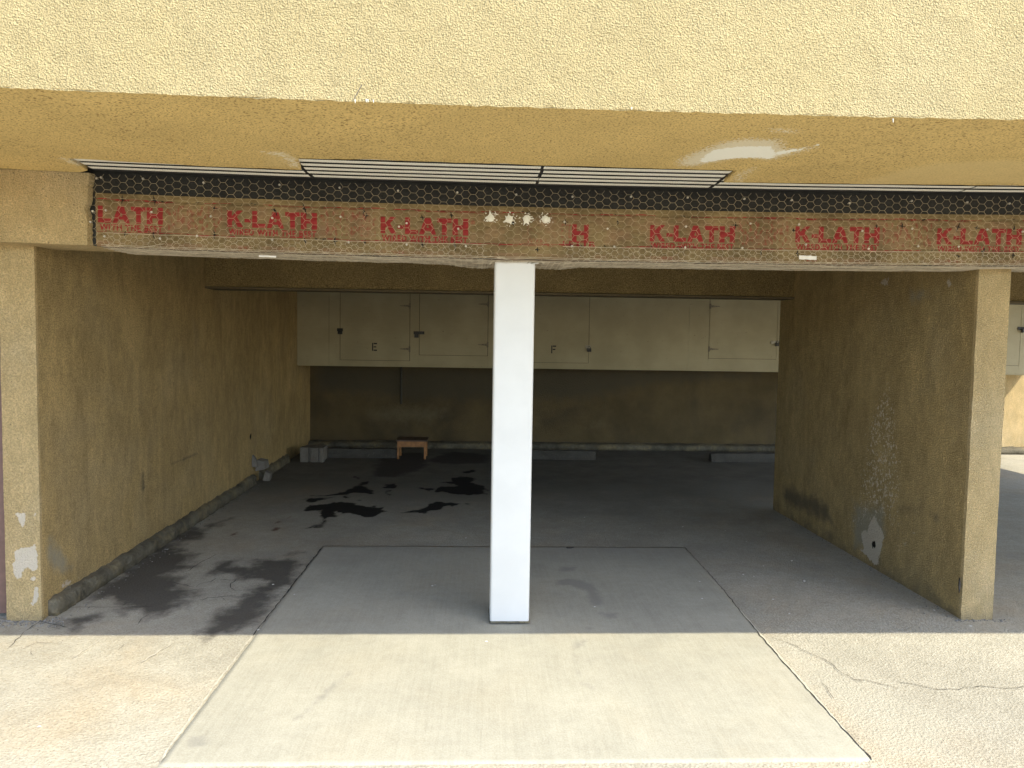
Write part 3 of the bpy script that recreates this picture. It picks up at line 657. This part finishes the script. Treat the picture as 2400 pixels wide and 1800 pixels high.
for s_ in (0, .062, .070, .10, .15, .22, .30, .37):
    for a, b in ((-1.95, .03), (.44, 4.6)) if s_ == 0 else ((-1.97, 4.6),):
        xs = steps(a, b, .06)
        for p, q in zip(xs, xs[1:]): g.bar(lower(p, s_+.003*mn.noise(Vector((p*5, s_, 0)))), lower(q, s_+.003*mn.noise(Vector((q*5, s_, 0)))), .0013, 3)
for i in range(150):        # loose strands along the lower edge
    x = random.uniform(-1.9, 3.6); s_ = random.uniform(.06, .36); l = random.uniform(.04, .16)
    g.bar(lower(x, s_), lower(x+l, s_+random.uniform(-.02, .02)), .0011, 3)
for x0, sg in ((.075, -1), (.315, 1)):
    for i in range(9):
        a = Vector((x0+sg*random.uniform(0, .01), YB+.03, 2.02+random.uniform(-.012, .012))); g.bar(a, a+Vector((sg*random.uniform(.015, .035), random.uniform(-.02, .02), random.uniform(-.03, .005))), .0011, 3)
o = g.obj('wire_netting', 'wirelight', hb); o['label'] = 'finer overlapping netting folded under the lower edge of the beam'
# nails
def nail(px, py):
    q = at(px, py, 1, YB-.012); g = G(); g.bar((q.x, YB+.01, q.z), (q.x, YB-.010, q.z), .0018, 5); g.bar((q.x, YB-.010, q.z), (q.x, YB-.016, q.z), .0062, 9, .005)
    g.obj('nail', 'nail', hb)
nl = [(237,416),(335,419),(477,428),(655,433),(796,440),(933,447),(1072,451),(1210,456),(1342,461),(1479,461),(1612,463),(1745,466),(1856,469),(1991,476),(2137,471),(2267,474),(2366,477),
 (248,493),(355,497),(494,507),(638,511),(798,508),(953,523),(935,531),(1074,536),(1323,520),(1608,531),(1759,524),(2021,541),(2138,536),(2314,538),(2397,543),(245,554),(375,559),(462,553),(638,562),(817,568),(953,573),(1092,577),(1341,577),(1440,578),(1606,580),(1740,581),(2036,583),(2152,577),(2247,578),(1889,573),(1424,536),(1873,526),(217,495),(212,520),(226,418)]
for p in nl: nail(*p)
# the four bolts with torn plaster collars
for k, (px, py) in enumerate([(1150, 510), (1193.5, 513), (1234.5, 512), (1279, 514)]):
    q = at(px, py, 1, YB-.02); rt = G(); n = 8 if k else 7
    rt.bar((q.x, YB+.02, q.z), (q.x, YB-.016, q.z), .019, 16); rt.bar((q.x, YB-.016, q.z), (q.x, YB-.026, q.z), .0165, 6, .0160); rt.bar((q.x, YB-.026, q.z), (q.x, YB-.031, q.z), .0095, 12, .008)
    b_ = rt.obj('bolt', 'plaster', hb)
    pts = []; nn = 26
    for i in range(nn):
        a = 2*math.pi*i/nn; rr = .018+(.024*random.random()**2.2 if (i*7+k) % 3 else .002)+.007*max(0, mn.noise(Vector((math.cos(a)*1.6, math.sin(a)*1.6, k*3.1)))*2); pts.append((q.x+math.cos(a)*rr, YB-.0125-random.uniform(0, .003), q.z+math.sin(a)*rr*.85))
    g = G(); g.add([(q.x, YB-.015, q.z)]+pts, [(0, i+1, (i+1) % nn+1) for i in range(nn)])
    for i in range(14):
        a = random.uniform(0, 6.28); rr = random.uniform(.028, .042); c_ = Vector((q.x+math.cos(a)*rr, YB-.014, q.z+math.sin(a)*rr*.85)); g.bar(c_, c_+Vector((random.uniform(-.008, .008), -.007, random.uniform(-.008, .008))), .0022, 4)
    mk('plaster_collar', [Vector(v) for v in g.v], g.f, 'plaster', hb)
q = at(1200, 524, 1, YB-.012); g = G(); g.add([(q.x-.008, YB-.0135, q.z+.006), (q.x+.012, YB-.0135, q.z+.010), (q.x+.010, YB-.0135, q.z-.012)], [(0, 1, 2)]); g.obj('hole', 'dark', hb)
# paper tags caught in the netting
for px0, px1, py, h, lab in ((607, 647, 600, 4.5, 'small torn white paper scrap caught under the beam near the left end'), (1873, 1914, 603, 10, 'white paper strip caught in the netting near the right pier')):
    a = at(px0, py-h/2, 1, YB-.02); b = at(px1, py+h/2+1, 1, YB-.02); g = G()
    n = 8; vs = []
    for i in range(n+1):
        x = a.x+(b.x-a.x)*i/n; y = YB-.021+.003*math.sin(i*1.1); zz = (a.z+b.z)/2-.002*i/n; hh = abs(a.z-b.z)/2*random.uniform(.8, 1.)
        vs += [(x, y, zz-hh), (x, y, zz+hh), (x, y+.0006, zz+hh), (x, y+.0006, zz-hh)]
    for i in range(n):
        for k in range(4): g.f.append((4*i+k, 4*i+4+k, 4*i+4+(k+1) % 4, 4*i+(k+1) % 4))
    g.v = vs; tag(g.obj('paper_scrap', 'tag'), lab, 'paper scrap', 'white paper scraps on the beam')

# ================================================================ POST
pb = root('post', (.191, 4.32, 0), 'square white painted post standing in the middle of the opening', 'post')
g = G(); rr = .014; x0, x1, y0, y1 = .081, .301, 4.22, 4.44; prof = []
for cx_, cy_, a0 in ((x1-rr, y1-rr, 0), (x0+rr, y1-rr, 90), (x0+rr, y0+rr, 180), (x1-rr, y0+rr, 270)):
    for i in range(5): a = R(a0+22.5*i); prof.append((cx_+rr*math.cos(a), cy_+rr*math.sin(a)))
n = len(prof); zz = [.012, .03, .2, .206, .6, 1.2, 1.7, 1.98, 2.003]; vs = []
for k, z in enumerate(zz):
    for i, (x, y) in enumerate(prof):
        dz = random.uniform(-.004, .004) if k == 0 else (random.uniform(-.006, .010) if k == len(zz)-1 else 0)
        vs.append((x, y, z+dz))
fs = [(k*n+i, k*n+(i+1) % n, (k+1)*n+(i+1) % n, (k+1)*n+i) for k in range(len(zz)-1) for i in range(n)]+[tuple(range((len(zz)-1)*n, len(zz)*n))]
o = mk('shaft', vs, fs, 'white', pb, True); o.data.set_sharp_from_angle(angle=R(50))
g = G(); g.add([(x+(.004 if x > .19 else -.004)*random.uniform(.3, 1.3), y+(.004 if y > 4.3 else -.004)*random.uniform(.3, 1.6), z) for z in (.006, .016) for x, y in prof], [(i, (i+1) % n, n+(i+1) % n, n+i) for i in range(n)]+[tuple(range(n, 2*n))])
g.obj('grout_ring', 'curb', pb)
g = G()
for i in range(12):
    a = .081+.22*i/11; g.bar((a, 4.222, 2.0+random.uniform(-.002, .004)), (a+.018, 4.217, 2.004+random.uniform(-.003, .007)), .004, 5)
g.obj('paint_bead', 'white', pb)

# ================================================================ LEFT WALL, CURB, GATE
lw = root('stucco_wall', (-2.49, 7.7, 0), 'long yellow stucco side wall on the left with a curb along its foot', 'wall')
o, raw = rough_box('wall', -2.58, XL, 4.30, 11.25, -.02, 2.40, .045, .0045, 'wall', lw)
Q = raw[:, 1:]; inner = raw[:, 0] > XL-.01; frontf = raw[:, 1] < 4.31
lp = lambda pts: onp(pts, 0, XL)
bare = [lp(ZF(p)) for p in ([(335,1185),(380,1130),(465,1110),(440,1150),(350,1205)], [(240,1175),(280,1195),(265,1222),(245,1215)], [(325,1085),(350,1080),(350,1105),(330,1100)], [(222,940),(250,900),(240,1010),(222,1060)])]
attr(o, 'bare', np.where(inner & ~frontf, field(Q, bare), -.25))
attr(o, 'hole', np.where(inner, np.maximum(field(Q, [lp(ZF(p)) for p in ([(1437,290),(1447,283),(1451,305),(1447,325),(1437,318)], [(1398,520),(1408,515),(1400,530)], [(510,570),(520,570),(516,580)])]), -.25), -.25))
attr(o, 'chips', np.full(len(Q), -1.))
attr(o, 'grey', np.where(inner, field(Q, [lp(ZF(p)) for p in ([(250,900),(300,830),(330,900),(420,1000),(440,1080),(340,1130),(290,1100),(260,1000)], [(330,690),(350,680),(350,760),(338,760)])]), -.25))
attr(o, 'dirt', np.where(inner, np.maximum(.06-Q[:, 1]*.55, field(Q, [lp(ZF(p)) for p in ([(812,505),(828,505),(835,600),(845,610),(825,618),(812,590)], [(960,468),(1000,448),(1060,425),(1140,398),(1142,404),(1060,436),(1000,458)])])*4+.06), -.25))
# pier end: the wall's front face is a thin skin of its own colour
o, raw = rough_box('pier_face', -2.585, XL+.004, 4.288, 4.31, -.02, 2.06, .012, .002, 'pier', lw)
Q = raw[:, (0, 2)]; fr = raw[:, 1] < 4.30
pb_ = [onp(ZG(p), 1, 4.29) for p in ([(165,500),(250,460),(350,460),(430,420),(470,360),(500,650),(500,760),(430,770),(350,720),(280,790),(300,850),(230,880),(180,840),(160,700),(190,610)], [(205,10),(330,0),(335,180),(290,210),(250,190),(230,80)], [(390,880),(440,830),(480,850),(470,910)], [(380,30),(470,10),(460,70)], [(455,980),(495,970),(505,1150),(430,1225),(405,1200)])]
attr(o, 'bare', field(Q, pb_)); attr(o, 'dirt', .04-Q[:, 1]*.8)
def curbpiece(y0, y1, name='curb'):
    ys = steps(y0, y1, .03); prof = [(0, -.01), (.052, -.01), (.049, .04), (.042, .07), (.026, .080), (.006, .088), (-.01, .090)]; vs = []
    for y in ys:
        e = 1+.35*mn.noise(Vector((0, y*3, 0)))
        for k, (x, z) in enumerate(prof):
            d = mn.noise(Vector((x*30, y*13, z*30)))*.013+mn.noise(Vector((x*60, y*41, z*60)))*.007; vs.append((XL+.002+(x+d*(k > 0))*1., y, z*e**.4+d*(k > 1)))
    n = len(prof); fs = [(j*n+i, (j+1)*n+i, (j+1)*n+i+1, j*n+i+1) for j in range(len(ys)-1) for i in range(n-1)]+[tuple(range(n)), tuple(range(len(vs)-1, len(vs)-n-1, -1))]
    return mk(name, vs, fs, 'curb', lw, True)
curbpiece(4.36, 8.28); curbpiece(8.52, 9.75)
g = G()
for pts in ([(50,590),(65,610),(62,640)], ): pass
gt = root('gate', (-2.66, 4.36, 0), 'brown painted gate at the left edge of the photo beside the pier', 'gate')
za = at(8, 1447, 1, 4.35).z
G().box(-2.648, -2.592, 4.33, 4.39, .02, 2.04).obj('post', 'gate', gt, bevel=.003)
g = G()
for i in range(8): g.box(-2.662-.13*(i+1), -2.662-.13*i-.035, 4.37, 4.385, .34, 2.0)
g.obj('panel', 'gate', gt)
for z0, z1 in ((.235, .305), (.045, .14), (1.96, 2.03)): G().box(-3.70, -2.650, 4.345, 4.395, z0, z1).obj('rail', 'gate', gt, bevel=.002)
G().box(-3.76, -3.702, 4.33, 4.39, .02, 2.04).obj('post', 'gate', gt, bevel=.003)
tag(rough_box('outer_wall', -14, -3.77, 4.32, 4.5, -.02, 2.40, .3, .003, 'pier')[0], 'yellow stucco wall beyond the brown gate, outside the frame', 'wall')

tag(rough_box('passage_wall', -14, -2.60, 11.10, 11.28, -.02, 2.47, .4, .003, 'pier')[0], 'yellow stucco wall at the far end of the gated passage, outside the frame', 'wall')
# broken pale plaster lumps by the curb
g = G()
g.prism([(XL+.02, 8.30, .12), (XL+.12, 8.34, .14), (XL+.10, 8.36, .22), (XL+.03, 8.33, .24)], (.02, .10, .01))
g.prism([(XL+.10, 8.30, .02), (XL+.16, 8.33, .01), (XL+.17, 8.35, .09), (XL+.12, 8.33, .12)], (.0, .09, .0))
g.prism([(XL+.004, 8.24, .18), (XL+.06, 8.26, .17), (XL+.03, 8.27, .26), (XL+.004, 8.25, .30)], (.0, .05, .01))
tag(g.obj('rubble', 'palecon', bevel=.006), 'broken pale plaster chunk leaning on the left curb', 'rubble')

# ================================================================ PARTITION
pw = root('partition_wall', (2.93, 5.7, 0), 'scuffed yellow stucco partition wall between the two bays on the right', 'wall')
o, raw = rough_box('wall', XR, XR2, 4.315, 7.20, -.02, 2.38, .03, .0045, 'wall', pw)
Q = raw[:, 1:]; inner = raw[:, 0] < XR+.01
rp = lambda pts: onp(pts, 0, XR)
attr(o, 'bare', np.where(inner, field(Q, [rp(ZH([(430,465),(460,510),(490,560),(510,620),(550,660),(520,740),(510,800),(490,880),(480,990),(430,980),(370,920),(330,860),(280,830),(320,800),(300,680),(300,640),(370,610),(400,510)])), rp(ZH([(815,645),(835,640),(850,665),(820,670)])), rp([(2215,660),(2225,650),(2232,668),(2222,676)]), rp([(2060,660),(2085,650),(2082,668),(2068,672)])]), -.25))
attr(o, 'hole', np.where(inner, field(Q, [rp(ZH(p)) for p in ([(425,715),(450,740),(450,790),(425,825),(405,805),(410,740)], [(512,180),(525,178),(520,195)], [(617,310),(635,315),(622,325)], [(892,310),(912,312),(898,320)], [(815,448),(828,446),(822,458)], [(55,360),(68,355),(62,380)], [(810,640),(825,640),(815,652)], [(255,290),(262,288),(260,298)])]), -.25))
ch = np.maximum(np.clip(field(Q, [rp(ZI([(520,640),(620,430),(690,400),(760,800),(700,1130),(660,1180),(540,1200),(490,1100),(510,800)])), rp(ZI([(670,1090),(760,1120),(870,1150),(860,1260),(700,1240)]))])*.9+np.array([.34*mn.noise(Vector((p[0]*2.2, p[1]*1.1, 3))) for p in Q]), -.4, .30), -.4)
attr(o, 'chips', np.where(inner, ch-.35, -1))
attr(o, 'grey', np.where(inner, field(Q, [rp(ZH([(150,200),(600,250),(620,700),(540,990),(380,1000),(160,860)])), rp([(2110,640),(2240,650),(2200,720),(2120,760)])])*.6-.03, -.25))
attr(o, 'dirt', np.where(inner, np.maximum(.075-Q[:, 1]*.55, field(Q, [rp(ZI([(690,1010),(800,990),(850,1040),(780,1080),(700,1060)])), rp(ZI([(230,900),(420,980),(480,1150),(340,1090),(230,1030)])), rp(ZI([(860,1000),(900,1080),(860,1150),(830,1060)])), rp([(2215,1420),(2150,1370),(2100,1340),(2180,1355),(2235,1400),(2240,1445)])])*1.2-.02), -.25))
o, raw = rough_box('pier_face', XR-.004, XR2+.004, 4.300, 4.325, -.02, 2.052, .012, .003, 'pier', pw)
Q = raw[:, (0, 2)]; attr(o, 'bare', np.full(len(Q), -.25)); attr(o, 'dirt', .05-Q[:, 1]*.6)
g = G(); a = at(2249, 1370, 1, 4.298); g.prism([(a.x, 4.2965, a.z+.04), (a.x+.008, 4.2965, a.z), (a.x+.002, 4.2965, a.z-.05), (a.x-.003, 4.2965, a.z)], (0, .01, 0)); g.obj('crack', 'crack', pw)

# ================================================================ REAR BEAM, CEILING, REAR WALL
rb = root('rear_beam', (3, 6.92, 1.99), 'dark stucco cross beam behind the post, in front of the cabinets', 'beam')
o, raw = rough_box('beam', XL-.004, XE-.06, 6.90, 7.15, 2.006, 2.40, .05, .005, 'darkstucco', rb)
G().box(XL+.002, XE-.06, 6.885, 7.16, 1.984, 2.002).obj('lip', 'ceil', rb, bevel=.003)
nwall = root('rear_wall', (6.5, 11.1, 0), 'yellow stucco back wall of the next bay, left without painted shade, partly sunlit at the far right', 'wall')
rough_box('wall', 4.40, XE, 11.10, 11.28, -.02, 2.40, .07, .004, 'pier', nwall)  # lit stretch keeps the plain stucco colour, no shade painted in
tag(G().box(-2.56, XE, YB+.35, 11.30, 2.403, 2.46).obj('ceiling', 'ceil'), 'plastered carport ceiling, hidden above the beams', kind='structure')
rw = root('rear_wall', (3, 11.1, 0), 'stained stucco back wall of the carport below the cabinets, deep shade put into its colour', 'wall')
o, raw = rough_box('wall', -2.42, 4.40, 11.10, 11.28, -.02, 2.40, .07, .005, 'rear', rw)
Q = raw[:, (0, 2)]
attr(o, 'dirt', np.maximum(.10-np.abs(Q[:, 1]-.0)*.5, field(Q, [[(-2.4,1.25),(-2.4,.75),(-.9,.6),(1.6,.65),(2.6,.9),(4.2,1.0),(4.2,1.25)]])*1.2+.05)-np.where(Q[:, 0] > 5, .6, 0))  # foot and wide band below the cabinets coloured darker
zr = zoomed(600, 600, .5877)
attr(o, 'bare', field(Q, [onp(zr(p), 1, 11.1) for p in ([(400,600),(560,570),(780,580),(800,640),(700,690),(450,680)], [(1280,650),(1400,640),(1430,680),(1340,720)], [(1470,590),(1490,588),(1490,610)], [(1960,595),(1990,598),(1970,602)], [(1860,740),(1900,730),(1890,760)])]))
g = G(); xs = steps(-2.39, XE, .06); prof = [(0, 0), (-.17, 0), (-.168, .05), (-.15, .075), (-.10, .085), (0, .09)]; vs = []
for x in xs:
    for k, (y, z) in enumerate(prof): d = mn.noise(Vector((x*9, y*20, z*20)))*.012; vs.append((x, 11.098+y+d*(0 < k < 5), z+d*(k > 1)))
n = len(prof); mk('footing', vs, [(j*n+i, (j+1)*n+i, (j+1)*n+i+1, j*n+i+1) for j in range(len(xs)-1) for i in range(n-1)], 'curb', rw, True)
tag(rough_box('end_pier', 8.40, XE-.01, 4.16, 4.36, -.02, 2.40, .1, .003, 'pier')[0], 'yellow stucco corner pier at the open right end of the building', 'pier')
a = at(940, 862, 1, 11.04); b = at(940, 947, 1, 11.04)
tag(G().bar((a.x, 11.05, 1.2), (b.x, 11.05, b.z), .016, 8).obj('pipe', 'pipe'), 'thin dark pipe hanging down the back wall below the cabinets', 'pipe')

# ================================================================ STORAGE CABINETS
YC = 10.30
def X(px, py=800): return at(px, py, 1, YC).x
def Z(px, py): return at(px, py, 1, YC).z
def hinge(door, x, z, sgn):
    g = G(); g.box(x-.012, x+.012, YC-.012, YC-.005, z-.035, z+.035); g.prism([(x+sgn*.012, YC-.010, z-.016), (x+sgn*.012, YC-.010, z+.016), (x+sgn*.13, YC-.010, z+.004), (x+sgn*.13, YC-.010, z-.004)], (0, .004, 0)); g.bar((x, YC-.014, z-.035), (x, YC-.014, z+.035), .006, 6)
    g.obj('hinge', 'hinge', door)
def hasp(par, x, z, w_, face, lockdx=0., lockdz=-.03, bright=True):
    g = G(); g.box(x-w_/2, x+w_/2, YC-.014, YC-.006, z-.02, z+.02)
    for dx in (-w_*.35, w_*.35): g.bar((x+dx, YC-.014, z), (x+dx, YC-.018, z), .006, 8)
    h_ = g.obj('hasp', 'hasp' if bright else 'lock', par)
    g = G(); lx, lz = x+lockdx, z+lockdz; g.box(lx-.028, lx+.028, YC-.045, YC-.020, lz-.035, lz+.012)
    for i in range(8):
        a, b = math.pi*i/8, math.pi*(i+1)/8; g.bar((lx+.018*math.cos(a), YC-.032, lz+.012+.022*math.sin(a)), (lx+.018*math.cos(b), YC-.032, lz+.012+.022*math.sin(b)), .004, 6)
    g.obj('padlock', 'lock', par, bevel=.002)
def cabinet(x0, x1, doors, label, zb=1.195, seams=()):
    r = root('storage_cabinet', ((x0+x1)/2, YC+.4, zb), label, 'cabinet', 'plywood storage cabinets on the back wall')
    G().box(x0+.004, x1-.004, YC+.020, 11.09, zb+.004, 2.395).obj('case', 'dark', r)
    G().box(x0, x1, YC+.016, 11.095, zb-.012, zb+.003).obj('bottom', 'ply', r)
    cuts = []; x = x0
    g = G(); top = 2.40
    xs = x0
    gap = .005
    sm = sorted(seams)
    def strip(a, b):
        c_ = [a]+[s for s in sm if a+.02 < s < b-.02]+[b]
        for i in range(len(c_)-1): g.box(c_[i]+(.0012 if i else 0), c_[i+1]-(.0012 if i < len(c_)-2 else 0), YC, YC+.015, zb, top)
    for d in doors:
        strip(xs, d[0]-gap); g.box(d[0]-gap+.0008, d[1]+gap-.0008, YC, YC+.015, zb, d[2]-gap*.5); xs = d[1]+gap
    strip(xs, x1)
    g.obj('front_panel', 'ply', r)
    for d in doors:
        dr = G().box(d[0]+.001, d[1]-.001, YC-.002, YC+.014, d[2]+gap*.3, top).obj('door', 'ply', r)
        hx, hs = (d[1], -1) if d[3] == 'R' else (d[0], 1)
        for hz in d[4]: hinge(dr, hx, hz, hs)
        hasp(dr, *d[5])
        if d[6]:
            ch_, lx, lz, lh = d[6]
            L = {'E': [[(0,0),(.22,0),(.22,1),(0,1)], [(.30,.84),(1,.84),(1,1),(.30,1)], [(.30,.43),(.85,.43),(.85,.57),(.30,.57)], [(.30,0),(1,0),(1,.16),(.30,.16)]],
                 'F': [[(0,0),(.22,0),(.22,1),(0,1)], [(.30,.84),(1,.84),(1,1),(.30,1)], [(.30,.43),(.85,.43),(.85,.58),(.30,.58)]]}[ch_]
            gl = G()
            for p in L: gl.prism([(lx+(a-.5)*lh*.62, YC-.0035, lz+(b-.5)*lh) for a, b in p], (0, .001, 0))
            gl.obj('letter', 'black', dr)
    return r
cabinet(XL+.005, X(1192), [
    (X(797.5), X(960), Z(880, 844.5), 'R', (Z(960, 717), Z(960, 818)), (X(797), Z(797, 773), .075, 0, .004, -.022, False), ('E', X(878), Z(878, 813), .105)),
    (X(983), X(1143), Z(1060, 833), 'R', (Z(1143, 713), Z(1143, 808)), (X(982), Z(982, 780), .14, 0, -.03, -.03, False), None)],
    'plywood cabinet with two doors, the left one stencilled E', seams=(X(771),))
cabinet(X(1192)+.004, 4.36, [
    (X(1217), X(1380), Z(1300, 850), 'L', (Z(1217, 740), Z(1217, 830)), (X(1379), Z(1379, 813), .07, 0, .008, -.03, True), ('F', X(1298), Z(1298, 819), .105)),
    (X(1662), X(1820), Z(1740, 841), 'L', (Z(1663, 718), Z(1661, 818)), (X(1817), Z(1817, 802), .12, 0, .022, -.018, True), None)],
    'plywood cabinet right of the post with a door stencilled F', zb=1.197, seams=(X(1614),))
cabinet(4.60, 8.09, [(5.0, 6.0, 1.40, 'L', (1.55, 2.2), (6.0, 1.8, .12, 0, .02, -.02, True), None), (6.3, 7.42, 1.32, 'L', (1.55, 2.2), (7.435, 1.83, .12, 0, .01, -.02, False), None)],
    'pale plywood cabinet seen in the neighbouring bay on the far right', zb=1.20)

# ================================================================ THINGS ON THE FLOOR
def stop(x0, x1, y, label):
    xs = steps(x0, x1, .05); prof = [(-.075, 0), (-.068, .05), (-.045, .115), (.045, .115), (.068, .05), (.075, 0)]; vs = []
    for i, x in enumerate(xs):
        e = .9 if i in (0, len(xs)-1) else 1
        for (a, b) in prof: d = mn.noise(Vector((x*9, a*20, b*20)))*.006; vs.append((x, y+a*e+d, b*e+(d if b else 0)))
    n = len(prof); fs = [(j*n+i, (j+1)*n+i, (j+1)*n+i+1, j*n+i+1) for j in range(len(xs)-1) for i in range(n-1)]+[tuple(range(n)), tuple(range(len(vs)-1, len(vs)-n-1, -1))]
    tag(mk('wheel_stop', vs, fs, 'concrete'), label, 'wheel stop', 'concrete wheel stops along the back wall')
stop(-2.13, -1.06, 10.12, 'grey concrete wheel stop between the block and the wooden stool')
stop(.30, 1.56, 10.12, 'grey concrete wheel stop just right of the white post')
stop(3.08, 4.30, 10.02, 'grey concrete wheel stop partly hidden behind the right partition')
g = G()
for a, b in ((-2.215, -2.115), (-2.085, -1.985), (-1.975, -1.925)): g.box(a, b, 9.66, 9.80, 0, .185)
g.box(-2.205, -1.935, 9.70, 9.98, .004, .175)
tag(g.obj('concrete_block', 'palecon', bevel=.008), 'pale grooved concrete block standing in the far left corner', 'concrete block')
sx0, sy0 = at(931, 1040, 1, 9.98).x, 9.98
st_ = root('stool', (sx0+.17, sy0+.15, 0), 'low orange wooden stool standing against the back wall', 'stool')
G().box(sx0-.015, sx0+.385, sy0-.012, sy0+.33, .232, .250).obj('seat', 'woodtop', st_, bevel=.003)
G().box(sx0+.02, sx0+.35, sy0, sy0+.018, .160, .230).obj('apron', 'wood', st_, bevel=.002)
G().box(sx0+.02, sx0+.35, sy0+.30, sy0+.318, .160, .230).obj('apron', 'wood', st_, bevel=.002)
for x in (sx0, sx0+.345):
    for y in (sy0-.001, sy0+.29): G().box(x, x+.024, y, y+.028, 0, .231).obj('leg', 'wood', st_, bevel=.002)

# surfaces without a painted mark of some kind: the mark is absent there
for o in list(C.objects):
    if o.type != 'MESH' or not o.data.materials: continue
    for nd in o.data.materials[0].node_tree.nodes:
        if nd.type == 'ATTRIBUTE' and nd.attribute_name not in o.data.attributes: attr(o, nd.attribute_name, np.full(len(o.data.vertices), -1.))
